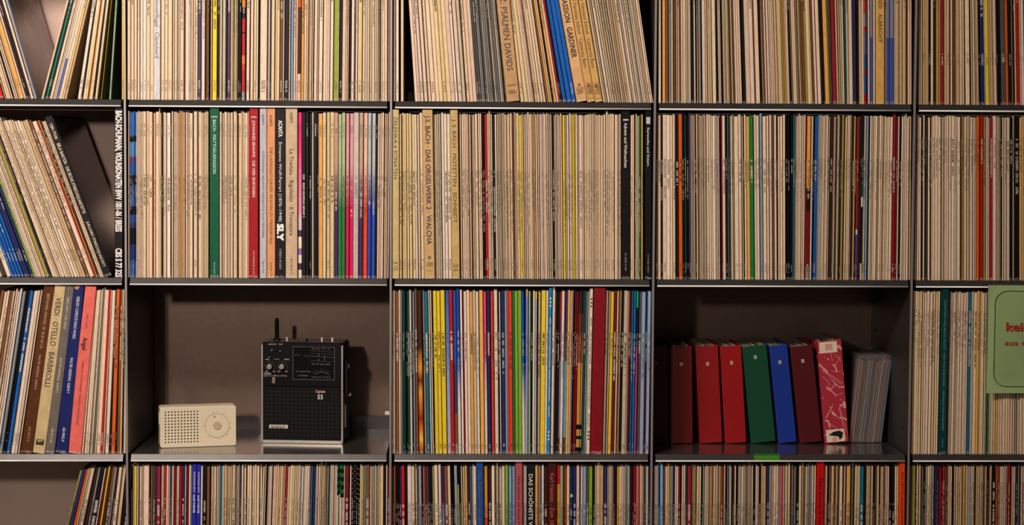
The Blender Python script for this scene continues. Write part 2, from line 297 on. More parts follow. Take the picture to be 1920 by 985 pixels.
# thick boxes: colour, extra height, label core, short name, texts (string, y0, y1, size, colour, bold)
ink_d, ink_n, ink_w = (46, 34, 30), (52, 44, 80), (232, 222, 210)
BOX = {
 'clav': ((214, 208, 208), .0, 'silvery white record box with grey lettering', 'the silvery white box', [('Hammerflügel · Clavichord', -12, 109, .60, (96, 92, 98), 0)]),
 'psalm': ((196, 152, 104), .004, 'wide tan record box leaning left with dark capital lettering', 'the wide tan box', [('SCHÜTZ: PSALMEN DAVIDS', -52, 134, .46, (62, 46, 62), .0)]),
 'gard': ((222, 172, 118), .004, 'apricot record box with bold black lettering beside the blue sleeves', 'the apricot box', [('PASSION', -4, 44, .5, ink_d, .012), ('GARDINER', 53, 110, .5, ink_d, .012)]),
 'cam1': ((214, 166, 98), .004, 'left one of two ochre record boxes with thin lettering', 'the left ochre box', [('Early Viennese School · Camerata Bern', -14, 128, .52, (96, 72, 50), 0)]),
 'cam2': ((214, 166, 98), .004, 'right one of two ochre record boxes with thin lettering', 'the right ochre box', [('Early Viennese School · Camerata Bern', -14, 128, .52, (96, 72, 50), 0)]),
 'albr': ((220, 170, 92), .004, 'honey-coloured record box beside red and blue patched sleeves', 'the honey-coloured box', [('RESI · ALBRECHT', -3, 80, .42, (84, 62, 44), 0)]),
 'bart': ((20, 20, 28), .006, 'black record box leaning left with cream lettering', 'the leaning black box', [('CBN 77330', 235, 264, .38, (226, 204, 170), .004), ('BÉLA BARTÓK · DIE SECHS STREICHQUARTETTE', 272, 403, .40, (226, 204, 170), .004), ('JUILLIARD STREICHQUARTETT', 418, 503, .34, (226, 204, 170), .002)]),
 'schu': ((18, 16, 18), .006, 'upright black record box with large bold white lettering', 'the upright black box', [('BACH-SCHUMANN, VIOLINSONATEN BWV 1001-06 / BRESS', 208, 435, .72, (236, 226, 222), .03), ('CBS S 77 325', 466, 520, .72, (236, 226, 222), .03)]),
 'green': ((0, 88, 58), .007, 'green record box with white lettering', 'the green box', [('BACH · MATTHÄUSPASSION', 225, 326, .34, (196, 224, 206), 0), ('40.FA 23077', 492, 515, .16, (170, 200, 184), 0)]),
 'red': ((166, 16, 26), .007, 'red record box with white lettering', 'the red box', [('JOHANNES BRAHMS · DIE VIER SINFONIEN', 226, 370, .33, (240, 214, 206), 0), ('FLP STEREO JB 23 005', 471, 515, .16, (230, 190, 184), 0)]),
 'silver': ((188, 184, 190), .007, 'silver-grey record box with fine dark lettering', 'the silver-grey box', [('ACANTA', 215, 235, .28, (70, 66, 72), .01), ('FLÖTENMUSIK AM HOFE FRIEDRICH II. VON PREUSSEN', 283, 446, .28, (90, 86, 92), 0), ('40.23 078', 490, 512, .2, (70, 66, 72), 0)]),
 'apri': ((226, 152, 104), .007, 'peach record box with dark lettering', 'the peach box', [('ACANTA', 216, 237, .28, ink_d, .01), ('DIE LADEGAST-ORGEL IM DOM ZU MERSEBURG', 277, 457, .30, (86, 54, 44), 0), ('40.23 008 C.LP', 492, 518, .16, ink_d, 0)]),
 'sly': ((20, 18, 20), .007, 'black record box with white lettering beside the peach box', 'the black box', [('ACANTA', 226, 257, .40, ink_w, .02), ('Ermanno Wolf-Ferrari (1876–1948)', 267, 416, .30, (216, 210, 206), 0), ('SLY', 420, 452, .62, (240, 234, 228), .05), ('STEREO 40.23501', 467, 505, .22, (170, 164, 160), 0)]),
 'trav': ((206, 176, 144), .007, 'wide beige record box with slim black lettering', 'the wide beige box', [('ACANTA', 211, 231, .22, ink_d, .01), ('La Traviata · Rigoletto · Il Trovatore', 280, 442, .34, (52, 40, 36), 0), ('40.23 092 (5 LP)', 485, 515, .15, ink_d, 0)]),
 'zel': ((206, 180, 122), .006, 'yellowed record box with thin capital lettering at the left upright', 'the yellowed box', [('ZELENKA 6 SONATEN', 219, 336, .5, (84, 70, 50), 0)]),
 'orgel': ((206, 166, 112), .006, 'wide tan record box with large dark blue lettering', 'the wide tan box', [('J.S. BACH · DAS ORGELWERK 2 · WALCHA', 217, 459, .46, ink_n, .01)]),
 'motet': ((200, 168, 110), .006, 'tan record box with thin dark lettering', 'the slimmer tan box', [('J. S. BACH · MOTETTEN · SCHNEIDT', 224, 418, .46, (80, 64, 46), 0)]),
 'adv': ((16, 14, 16), .006, 'black record box with white lettering between cream sleeves', 'the black box', [('Advent und Weihnachten', 231, 315, .36, ink_w, .005), ('BC SERIES 59 880', 475, 508, .2, (150, 140, 130), 0)]),
 'karw': ((16, 14, 16), .006, 'black record box with white lettering against the right upright', 'the rightmost black box', [('Karwoche und Ostern', 240, 312, .36, ink_w, .002), ('BC 59 886 STEREO', 478, 512, .2, (150, 140, 130), 0)]),
 'brown': ((88, 46, 20), .008, 'brown record box with faint tan lettering', 'the brown box', [('BEETHOVEN: SONATAS  OP. 28 78 109 110', 553, 655, .24, (190, 150, 110), 0), ('WALTER GIESEKING  ALBUM 4', 667, 732, .2, (190, 150, 110), 0), ('AB-9027-6', 802, 830, .22, (170, 120, 80), 0)]),
 'verdi': ((206, 178, 130), .008, 'cream record box with large dark capital lettering', 'the cream lettered box', [('VERDI · OTELLO · BARBIROLLI', 560, 727, .46, (48, 42, 42), 0)]),
 'grey': ((110, 100, 92), .008, 'grey record box with pale lettering', 'the grey box', [("GRIEG: FORTY “LYRIC PIECES”", 559, 620, .24, (206, 192, 176), 0), ('WALTER GIESEKING  ALBUM 3', 672, 737, .22, (206, 192, 176), 0), ('AB-9013-20', 804, 832, .24, (206, 192, 176), 0)]),
 'navy': ((24, 34, 96), .008, 'dark blue record box with white lettering', 'the dark blue box', [('DEBUSSY: COMPLETE PIANO WORKS', 558, 637, .24, (220, 210, 216), 0), ('WALTER GIESEKING  ALBUM 7', 672, 739, .22, (220, 210, 216), 0), ('AB-9002-F', 803, 830, .22, (220, 210, 216), 0)]),
 'pinkb': ((232, 108, 96), .006, 'pink record box with small dark lettering', 'the pink box', [('DINO CIANI', 589, 617, .17, (120, 44, 44), 0), ('Angel', 634, 658, .36, (60, 20, 26), .02), ('WEBER DU CIMAROSIANO · SONATE & PIANO MOZART', 679, 800, .16, (120, 44, 44), 0)]),
 'mar': ((132, 16, 26), .006, 'wide plain maroon record box', 'the wide maroon box', []),
 'gluck': ((6, 62, 62), .006, 'dark green record box with fine pale lettering', 'the dark green box', [('CHRISTOPH WILLIBALD GLUCK · DER TOD EURYDIKES · ORPHEUS UND EURYDIKE', 563, 808, .26, (120, 140, 120), 0), ('ETERNA', 822, 840, .2, (110, 130, 110), 0)]),
 'blueb': ((26, 74, 140), .009, 'blue record box with faded lettering', 'the blue box', [('Das Ballhaus Vergnügen', 885, 985, .44, (96, 92, 120), 0)]),
 'wie': ((178, 82, 88), .009, 'dusty pink record box with dark lettering', 'the dusty pink box', [('Wie schön ist doch Musik', 892, 1003, .40, (74, 30, 48), 0)]),
 'das': ((22, 24, 30), .003, 'black record box with white capital lettering', 'the black lettered box', [('DAS SCHÖNSTE VON', 890, 1005, .48, (226, 216, 206), .004)]),
 'valen': ((70, 18, 20), .005, 'dark maroon record box with rust-red lettering', 'the dark maroon box', [('Karl Valentin - Zum 100.', 888, 992, .46, (198, 80, 54), 0)]),
 'redb': ((206, 10, 14), .010, 'bright red record box with black lettering', 'the bright red box', [('50er·Count & Stimm', 896, 1000, .42, (60, 6, 12), .01)]),
 'peter': ((238, 72, 22), .009, 'orange red record box with thin dark lettering', 'the orange red box', [('DIE PETER ALEXANDER-', 886, 990, .36, (90, 34, 20), 0)]),
 'art': (P('w'), .004, 'off-white record sleeve with black lettering beside the maroon box', 'the lettered off-white sleeve', [('ARION', 595, 612, .4, ink_d, 0), ("L'ART DU CHANT CHORAL", 621, 684, .4, ink_d, .004), ("CHOEUR DES XVI DE FRIBOURG", 692, 767, .4, ink_d, .004), ('ARION 38291', 776, 802, .4, ink_d, 0)]),
 'sky': ((30, 134, 200), .005, 'sky blue record sleeve with white lettering', 'the lettered sky blue sleeve', [('ARION', 596, 608, .5, ink_w, 0), ('CHANTS POLYPHONIQUES D’AUTREFOIS · ENSEMBLE DE LA RENAISSANCE', 614, 752, .46, ink_w, 0), ('ARN 38361', 762, 782, .5, ink_w, 0)]),
 'sei1': ((34, 44, 160), .002, 'left one of two royal blue record sleeves with white lettering', 'the left royal blue sleeve', [('WOLFGANG SEITZ', 885, 924, .42, (200, 190, 210), .01), ('ALLES THEATER', 928, 963, .42, (220, 214, 224), .02)]),
 'sei2': ((34, 44, 160), .002, 'right one of two royal blue record sleeves with white lettering', 'the right royal blue sleeve', [('WOLFGANG SEITZ', 886, 925, .42, (200, 190, 210), .01), ('ALLES THEATER', 929, 964, .42, (220, 214, 224), .02)]),
}
# bays: key (row, column): list of runs (zoom origin, zoom scale, start, tokens); lean knots in dx per dy (top to the right positive)
Z = 2.8155; Q = 4.69; S7 = 7.297
BAYS = {
(1, 0): [(0, 4.925, 5, '45:r 60:c 85:yc 105:c 135:pk 185:cct 225:O 245:w 270:K 285:K 310:c 320:k 342:{Sg}', [(0, -.30), (70, -.294)]),
         (0, 4.925, 378, '400:c 415:k 440:H 455:K 480:p 500:c 515:w 540:{tv} 570:c 590:y 612:t', [(75, .26), (125, .232)]),
         (0, 4.925, 710, '745:w 760:k 785:c 808:y 830:O 855:p 870:k 900:y', [(144, .154), (182, .115)]),
         (0, 4.925, 928, '938:l', [(190, .105)]), (0, 4.925, 1005, '1025:s', [(204, .065)]), (0, 4.925, 1121, '1142:{yb}', [(230, 0)])],
(1, 1): [(225, Q, 60, '92:c 122:c 150:p 170:w 200:w 230:w 262:c 295:c 355:[clav] 390:c 420:c 458:c 500:cc 528:pp 560:p 598:w 625:cb 658:pp 680:c 712:V 722:w 745:w 770:n 780:n 805:kw 850:Y 872:k 895:b 925:b 940:k 970:V 985:c 1000:l 1030:cb 1048:k 1062:k 1098:{f} 1132:w 1140:n 1168:p 1195:y 1212:w 1230:k 1290:c', [(230, 0), (490, .008)]),
         (480, Q, 47, '52:O 72:{tb} 92:w 105:V 118:w 132:K 160:c 180:y 205:y 232:n 245:w 282:k 298:p 325:S 345:p 362:p 392:{F} 420:O 440:p 470:yc 500:cw 505:k 533:p 545:c 582:w 612:p 625:w 645:p 675:w 718:e 725:w 755:k 785:p 812:pp 830:K 860:w 870:n 890:w 930:y 955:c 980:b 995:c 1018:b 1040:c 1060:b 1085:yb 1110:Kc 1130:c 1155:c 1175:p', [(490, .008), (640, .012), (735, 0)])],
(1, 2): [(725, Q, 52, '77:c', [(736, 0)]), (725, Q, 82, '108:w', [(745, 0)]), (725, Q, 124, '152:c', [(755, .0)]),
         (725, Q, 248, '275:p 300:p 332:p 362:p 395:c 432:c 465:c 500:y 532:y 568:y 605:p 632:w 668:p 700:b 732:c 762:p 795:p 815:d 835:d 855:g 872:g 890:d 905:b 922:g 940:g 955:d 972:b 988:g 1005:g 1020:b 1036:g 1053:d 1175:[psalm] 1210:y 1243:y', [(778, -.064), (890, -.072), (950, -.092), (990, -.12)]),
         (980, Q, 37, '52:c 75:p 100:pb 130:c 155:c 180:c 205:c 225:c 262:Op 272:k 298:O 318:w 332:r 350:k 388:B 430:B 470:B 565:[gard] 635:[cam1] 705:[cam2] 728:b 745:t 770:w 790:b 810:b 832:t 850:b 868:b 888:t 905:b 922:t 940:t 962:w 980:w 1000:c 1018:b 1036:c 1052:b 1070:b 1085:c 1100:b 1115:c 1135:c 1155:w', [(985, -.12), (1056, -.162), (1083, -.176), (1130, -.165), (1226, -.14)])],
(1, 3): [(1220, 4.692, 68, '98:w 105:k 133:O 162:n 178:g 207:b 240:nt 258:c 270:n 288:p 315:c 340:cb 362:b 385:k 400:c 410:k 445:cg 458:k 490:p 525:ct 548:b 582:c 600:k 615:b 632:pn 660:kb 700:tct 735:cb 748:n 768:c 808:pp 845:k 885:p 920:p 930:n 970:p 985:k 1000:t 1015:n 1055:pp 1085:cp 1105:p 1130:t 1165:t 1185:l 1210:Ot 1228:p', [(1230, 0), (1330, -.012), (1395, -.03), (1480, -.03)]),
         (1470, 4.692, 55, '72:k 100:tp 120:p 145:lb 155:p 190:nn 215:l 245:y 258:p 275:n 300:p 335:p 352:b 365:k 402:O 410:l 435:b 470:m 490:t 520:tb 540:c 555:D 580:b 612:c 640:N 668:K 690:t 705:w 722:{j} 745:{j} 760:w 785:{j2} 808:b 885:[albr] 905:b 935:{j2} 970:{j2} 980:w 1010:t 1045:t 1075:t 1125:tpt', [(1480, -.032), (1550, -.036), (1605, -.01), (1640, 0), (1710, 0)])],
(1, 4): [(1700, Q, 82, '95:b 110:g 140:bt 165:t 195:tt 215:k 240:c 250:k 265:w 300:Ol 332:m 350:t 375:t 410:pp 440:nt 470:t 495:c 512:t 522:D 560:c 590:pt 612:c 640:bt 655:k 690:N 700:w 732:Y 745:t 775:tt 800:p 825:Kc 835:k 875:d 900:o 925:k 945:t 955:k 970:t 1000:r 1015:c 1060:pc', [(1715, 0), (1780, 0), (1850, -.018), (1920, -.014)])],
(2, 0): [(0, 2.816, -80, '-60:c -48:c -36:p -24:c -12:c 0:b 12:c 40:_ 65:w 80:B 97:B 113:B 130:B 147:N 163:N 180:N 190:L 200:c 230:pwp 245:c 265:l 275:N 290:c 330:ccpc 345:c 380:ccc 425:cwc 475:ttn 500:c 518:rO 530:K 555:cc 598:[bart]', [(-30, -.36), (210, -.375)]),
         (0, 2.816, 606, '652:[schu]', [(222, 0)])],
(2, 1): [(235, 2.816, 13, '22:c 32:{q} 40:{q} 48:{q} 57:{q} 72:cc 82:c 92:c 110:c 124:y 142:c 147:r 158:c 178:c 190:yc 198:K 208:c 217:c 238:w 242:k 252:c 263:c 275:cp 290:pp 305:OO 322:pp 338:cp 356:c 358:k 380:c 400:c 418:cyc 430:cc 447:cc 497:[green] 510:p 520:c 538:c 545:p 555:cb 567:p 585:c 590:c 610:y 630:cpc 645:c 656:cr 703:[red]', [(237, 0), (490, 0)]),
         (480, Z, 17, '58:[silver] 103:[apri] 156:[sly] 220:[trav] 242:{pk} 262:k 278:k 292:k 305:b 322:k 330:N 352:O 370:y 390:y 412:y 432:{gV} 450:{gG} 470:{gG} 490:{gP} 512:{gP} 540:{gb} 562:{gV} 585:{gO} 605:{gB} 627:{gB} 637:k 648:c 658:p 670:p 682:c 690:c 700:c', [(486, 0), (600, 0), (735, .01)])],
(2, 2): [(725, Z, 27, '67:[zel] 82:y 97:y 110:y 124:y 140:y 156:y 170:w 184:c 200:c 255:[orgel] 264:b 275:b 286:b 298:b 312:w 328:w 345:w 388:[motet] 395:c 405:c 415:c 424:p 432:p 440:c 445:n 460:cc 475:cc 492:c 512:cc 520:k 526:k 540:r 556:cc 568:c 580:k 592:c 602:b 625:cbc 640:bc 660:cc 672:c 682:n 695:cc 708:c 722:Y 732:c', [(735, 0), (800, -.014), (870, -.012), (985, -.012)]),
         (970, Z, 42, '52:b 62:c 72:p 82:c 95:yO 104:c 115:c 125:p 135:c 143:p 150:p 160:c 172:b 190:bb 202:k 225:ccw 245:cp 268:Yc 280:w 290:w 296:c 305:Y 312:Y 330:ww 345:c 395:ccccc 410:cc 425:cc 432:c 442:c 455:c 468:c 479:c 490:c 500:c 515:c 530:c 548:cc 597:[adv] 608:c 620:c 632:nc 642:c 655:G 664:O 672:_ 712:[karw]', [(985, -.012), (1050, -.01), (1120, 0), (1222, 0)])],
(2, 3): [(1220, Z, 25, '40:n 55:c 66:k 86:c 105:w 133:cc 150:k 170:o 205:kDk 215:V 232:bb 245:cK 265:cb 300:ccccc 345:cwcw 352:c 362:b 378:pp 385:r 400:w 410:k 428:gDg 448:cb 470:c 488:c 500:ck 512:c 528:O 548:G 555:cb 565:c 582:c 598:S 618:c 632:c 645:p 668:cp 675:k 685:c 700:c 715:c 725:k 737:k', [(1230, 0), (1280, -.005), (1410, -.009), (1450, -.006), (1480, 0)]),
         (1465, Z, 48, '60:k 70:T 80:c 100:ccc 124:cc 128:r 150:{nk} 160:c 163:k 182:B 188:S 205:cc 220:bc 248:ccb 262:K 268:n 295:bcb 300:c 308:K 320:l 345:cyc 362:cp 374:K 380:Y 388:N 400:{Br} 408:c 415:K 424:{kw} 440:b 452:S 460:S 485:cbc 500:c 520:cc 545:ccc 565:cc 580:c 597:m 608:R 618:c 628:k 640:w 668:pcp 675:c 685:c', [(1480, .005), (1525, .015), (1605, .016), (1680, .014), (1708, .008)])],
(2, 4): [(1700, 2.814, 36, '45:b 55:c 65:c 78:p 85:k 96:c 100:k 113:p 125:c 135:kc 148:c 165:c 180:c 192:gc 200:c 235:pcp 252:c 268:cc 285:w 290:n 303:l 318:c 335:cp 350:p 370:cc 388:o 405:r 420:l 438:cb 455:m 475:c 497:yby 505:k 525:cc 545:c 560:k 570:b 597:k 612:O 640:ccc', [(1712, .004), (1920, 0)])],
(3, 0): [(0, 2.816, -128, '-110:n -95:c -80:c -62:n -50:c -38:c -25:p -12:w 0:S 10:g 18:k 30:k 50:B 62:c 75:w 90:p 110:cK 172:[brown] 238:[verdi] 290:[grey] 360:[navy] 430:[pinkb] 440:w 458:c 470:w 488:bc 505:gc 528:c 543:r 550:c 572:w 585:k 605:o 612:k 630:n 642:t 648:k 662:wp', [(-40, .155), (60, .138), (130, .10), (180, .06), (215, .03), (234, .01)])],
(3, 2): [(725, 2.896, 25, '40:c 50:c 68:n 80:p 90:g 100:D 118:Dk 130:D 143:c 150:k 160:S 178:n 205:{f3} 218:c 240:T 250:w 265:wk 285:Y 305:Y 332:Y 352:{h} 372:r 390:{i} 410:{u} 425:w 430:m 445:w 460:w 478:O 495:b 512:w 535:O 552:{Pw} 572:N 590:C 610:w 618:k 628:w 648:N 660:S 668:o 688:C 700:G 718:L 738:L 753:{u}', [(735, 0), (800, -.017), (850, -.016), (985, -.006)]),
         (970, 2.9, 43, '48:{u} 60:{Sy} 72:s 82:k 93:w 105:{Sy} 122:w 148:Y 160:w 177:[sky] 195:w 208:nk 220:K 230:{m1} 245:w 252:{m2} 260:{m2} 275:O 290:cw 295:k 307:R 318:R 327:{m3} 336:{m3} 345:{m3} 358:D 375:Sy 393:[art] 460:[mar] 475:w 488:nc 508:Y 525:R 535:c 550:nt 565:k 585:b 592:b 603:R 607:k 618:T 632:B 645:{Pg} 665:d 685:{Sg} 695:N 715:{Sg}', [(985, 0), (1030, .014), (1120, .024), (1215, .016)])],
(3, 4): [(1700, 2.814, 14, '22:b 48:yc 60:y 75:y 95:pc 112:p 125:c 140:c 162:yc 205:[gluck] 215:n 230:pb 245:c 262:bc 275:c 290:p 315:pp 333:T 345:b 362:c 375:O 400:cyc 415:y 430:gG 470:ycy 490:Oc 520:py 560:ppy 580:pg 640:cpyc', [(1705, .014), (1765, .020), (1830, .016), (1920, .006)])],
(4, 0): [(0, 7.296, 905, '940:l 1000:N 1040:o 1060:c 1090:b 1135:p 1150:K 1195:K 1230:g 1300:k 1325:p 1355:R 1390:Y 1430:K 1470:n 1505:g 1535:K 1580:c 1630:t 1645:p 1690:k 1735:k', [(124, .25), (165, .19), (190, .15), (225, .10)])],
(4, 1): [(235, 7.298, 62, '80:c 100:k 115:t 150:Y 172:w 190:V 222:p 240:t 318:p 340:k 372:n 400:d 422:d 475:m 520:b 552:r 582:p 605:b 632:V 655:p 690:R 705:b 730:c 765:r 805:N 825:c 860:R 890:w 905:g 970:[sei1] 1028:[sei2] 1055:w 1105:k 1150:n 1170:k 1215:cp 1240:p 1262:c 1285:b 1315:T 1350:wp 1380:y 1395:O 1425:c 1450:cy 1500:b 1530:np 1555:b 1580:V 1610:p 1645:c 1655:k 1725:cc 1790:cc 1862:cc', [(240, .006), (300, .012), (370, .012), (490, .012)]),
         (480, 7.296, 73, '100:c 118:w 140:k 160:w 190:p 215:pc 245:p 290:pp 320:O 345:c 380:cb 410:r 445:b 480:y 510:y 535:y 570:cw 600:wb 710:wwww 730:wr 760:T 800:N 830:cw 860:c 905:cy 925:y 955:bn 975:p 1000:D 1020:w 1055:pc 1080:c 1100:w 1122:{x} 1147:{x} 1172:{X} 1197:{X} 1210:w 1265:R 1280:k 1300:w 1330:{D} 1360:{D} 1390:{D} 1420:{D} 1440:c 1465:Y 1480:g 1495:S 1550:n 1575:c 1590:b 1620:g 1650:ct 1700:cc 1740:y 1775:k 1795:w 1830:m', [(490, .03), (540, .036), (590, .03), (650, .01), (735, .004)])],
(4, 2): [(725, 7.296, 78, '105:gk 130:o 155:k 180:k 205:N 260:r 290:k 345:w 390:c 430:c 445:n 490:S 505:k 530:o 560:V 580:n 600:k 635:Nk 665:l 710:w 720:k 760:p 800:{a} 850:n 890:p 920:k 945:k 960:w 985:S 1005:{Yk} 1030:k 1080:yc 1115:O 1150:N 1170:g 1200:gw 1230:w 1335:[blueb] 1390:{Or} 1440:K 1485:w 1500:n 1535:b 1580:b 1625:c 1670:L 1720:S 1760:S 1868:[wie] 1897:w', [(735, -.002), (800, -.015), (860, -.026), (885, -.01), (985, 0)]),
         (975, 7.296, 73, '90:w 205:[das] 245:O 265:b 275:b 295:V 330:p 378:K 498:[valen] 548:{Oy} 590:s 640:o 680:c 725:N 772:N 815:p 825:R 860:w 905:S 945:n 1000:L 1025:k 1045:c 1065:c 1090:c 1110:ct 1140:O 1195:N 1215:y 1250:pc 1275:bg 1295:Nk 1330:r 1355:Y 1385:p 1425:pc 1440:c 1460:g 1480:S 1500:w 1540:K 1580:Rr 1595:N 1610:p 1640:C 1685:cy 1710:gN 1735:gw 1760:b 1795:N', [(985, 0), (1060, .004), (1222, .004)])],
(4, 3): [(1215, 7.298, 68, '90:n 125:pp 145:S 165:N 215:S 240:p 270:c 298:O 340:gS 370:Kn 415:pc 450:m 460:k 510:pp 535:D 590:m 630:l 648:t 665:n 700:c 730:c 745:k 795:sb 825:cp 860:cO 880:t 900:nt 925:p 940:c 970:tb 990:t 1025:n 1030:r 1060:c 1080:k 1110:gT 1140:pw 1170:nK 1180:n 1210:c 1215:k 1250:gb 1300:bp 1345:bb 1365:g 1395:bt 1420:t 1440:c 1470:k 1500:p 1515:p 1545:k 1570:ct 1590:O 1620:pn 1660:N 1700:ct 1720:b 1780:cc 1805:g 1845:z 1861:p', [(1222, 0), (1300, .01), (1470, .008)]),
         (1460, 7.298, 73, '95:cy 125:y 160:p 180:n 215:c 240:g 275:k 315:c 360:tt 420:bc 445:gS 500:pw 608:[redb] 660:pp 710:kn 750:t 770:n 830:tc 870:p 880:k 925:pw 975:O 995:w 1035:gb 1065:y 1105:pc 1160:T 1190:k 1255:tt 1280:tp 1320:k 1370:pt 1390:k 1430:tc 1460:n 1510:pp 1550:k 1590:k 1642:cy 1750:[peter]', [(1470, .008), (1540, .016), (1620, .016), (1705, .004)])],
(4, 4): [(1695, 7.298, 68, '85:gb 100:k 160:l 170:k 230:ct 260:kg 290:k 350:tc 415:bb 470:Nd 520:m 530:k 560:r 605:dn 660:tc 685:k 740:tc 830:tttt 875:O 910:S 1090:ctttttt 1130:gb 1175:R 1200:t 1245:k 1280:o 1310:n 1350:p 1415:ppp 1445:r 1525:ptt 1555:N 1600:gb 1650:pp', [(1705, .01), (1920, .012)])],
}
SPEC['tv'] = ('cream and cornflower blue', bands([(0, .25, (90, 110, 180)), (.25, 1, 'w')]))
_f = SPEC['f3'][1]; SPEC['f3'] = (SPEC['f3'][0], [(a, b, c0, _f[min(i+1, len(_f)-1)][2]) for i, (a, b, c0, c1) in enumerate(_f)])
YREF = {1: 186, 2: 522, 3: 852, 4: 985}
# printed small type: (start v, min len, max len, probability), second zone
ZONES = {(1, 0): ((.95, .2, .5, .6), (.06, .06)), (1, 1): ((.97, .3, .62, .6), (.05, .07)), (1, 2): ((.96, .3, .55, .35), (.05, .07)), (1, 3): ((.99, .25, .45, .7), (.05, .0)), (1, 4): ((.99, .2, .45, .5), (.24, .07)),
 (2, 0): ((.94, .3, .7, .8), (.1, .08)), (2, 1): ((.62, .12, .28, .85), (.06, .05)), (2, 2): ((.66, .2, .42, .8), (.05, .07)), (2, 3): ((.735, .1, .26, .9), (.04, .06)), (2, 4): ((.87, .14, .36, .95), (.0, .0)),
 (3, 0): ((.9, .2, .5, .6), (.05, .08)), (3, 2): ((.745, .12, .3, .85), (.03, .03)), (3, 4): ((.885, .14, .36, .95), (.0, .0)),
 (4, 0): ((.8, .2, .5, .6), (.1, .1)), (4, 1): ((.8, .3, .5, .5), (.1, .1)), (4, 2): ((.765, .3, .5, .95), (.1, .1)), (4, 3): ((.765, .3, .5, .95), (.1, .1)), (4, 4): ((.9, .3, .5, .8), (.1, .1))}
PHR = {(1, 0): 'top left shelf', (1, 1): 'top shelf, second column', (1, 2): 'top middle shelf', (1, 3): 'top shelf, fourth column', (1, 4): 'top right shelf',
 (2, 0): 'second row, left shelf', (2, 1): 'shelf above the radios', (2, 2): 'second row, middle shelf', (2, 3): 'shelf above the binders', (2, 4): 'shelf above the notice',
 (3, 0): 'shelf left of the radios', (3, 2): 'shelf right of the radios', (3, 4): 'shelf behind the notice',
 (4, 0): 'bottom left shelf', (4, 1): 'shelf below the radios', (4, 2): 'bottom middle shelf', (4, 3): 'shelf below the binders', (4, 4): 'bottom right shelf'}

def jit(c, a=.05):
    s = 1+random.uniform(-a, a*.7); h = random.uniform(-.025, .025)
    return (c[0]*s, c[1]*s*(1+h*.4), c[2]*s*(1+h*1.6))
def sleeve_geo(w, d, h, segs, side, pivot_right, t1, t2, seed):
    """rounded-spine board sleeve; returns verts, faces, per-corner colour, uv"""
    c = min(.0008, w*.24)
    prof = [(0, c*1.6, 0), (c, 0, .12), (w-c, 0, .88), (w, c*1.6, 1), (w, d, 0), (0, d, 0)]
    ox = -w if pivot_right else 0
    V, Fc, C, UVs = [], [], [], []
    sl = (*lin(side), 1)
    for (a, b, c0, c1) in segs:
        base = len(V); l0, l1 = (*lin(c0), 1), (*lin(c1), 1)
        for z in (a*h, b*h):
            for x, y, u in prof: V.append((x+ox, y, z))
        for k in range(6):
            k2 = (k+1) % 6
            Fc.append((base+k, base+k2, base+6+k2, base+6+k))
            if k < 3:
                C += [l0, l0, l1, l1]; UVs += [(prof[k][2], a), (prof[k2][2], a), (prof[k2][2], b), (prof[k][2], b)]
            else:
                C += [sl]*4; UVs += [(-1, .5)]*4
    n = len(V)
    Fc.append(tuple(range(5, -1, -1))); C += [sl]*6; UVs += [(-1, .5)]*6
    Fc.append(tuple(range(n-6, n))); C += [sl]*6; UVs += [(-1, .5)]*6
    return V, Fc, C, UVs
def fill_attrs(me, C, UVs, T1, T2):
    a = me.attributes.new('Col', 'FLOAT_COLOR', 'CORNER'); a.data.foreach_set('color', [x for c in C for x in c])
    for nm, T in (('T1', T1), ('T2', T2)):
        a = me.attributes.new(nm, 'FLOAT_COLOR', 'CORNER'); a.data.foreach_set('color', [x for c in T for x in c])
    uv = me.uv_layers.new(name='UVMap'); uv.data.foreach_set('uv', [x for c in UVs for x in c])
    me.materials.append(CARD)
def sleeve_mesh(name, geo, t1, t2):
    V, Fc, C, UVs = geo
    me = bpy.data.meshes.new(name); me.from_pydata(V, [], Fc)
    fill_attrs(me, C, UVs, [t1]*len(C), [t2]*len(C)); return me
def interp(kn, x):
    if x <= kn[0][0]: return kn[0][1]
    for (a, va), (b, vb) in zip(kn, kn[1:]):
        if x <= b: return va+(vb-va)*(x-a)/(b-a)
    return kn[-1][1]

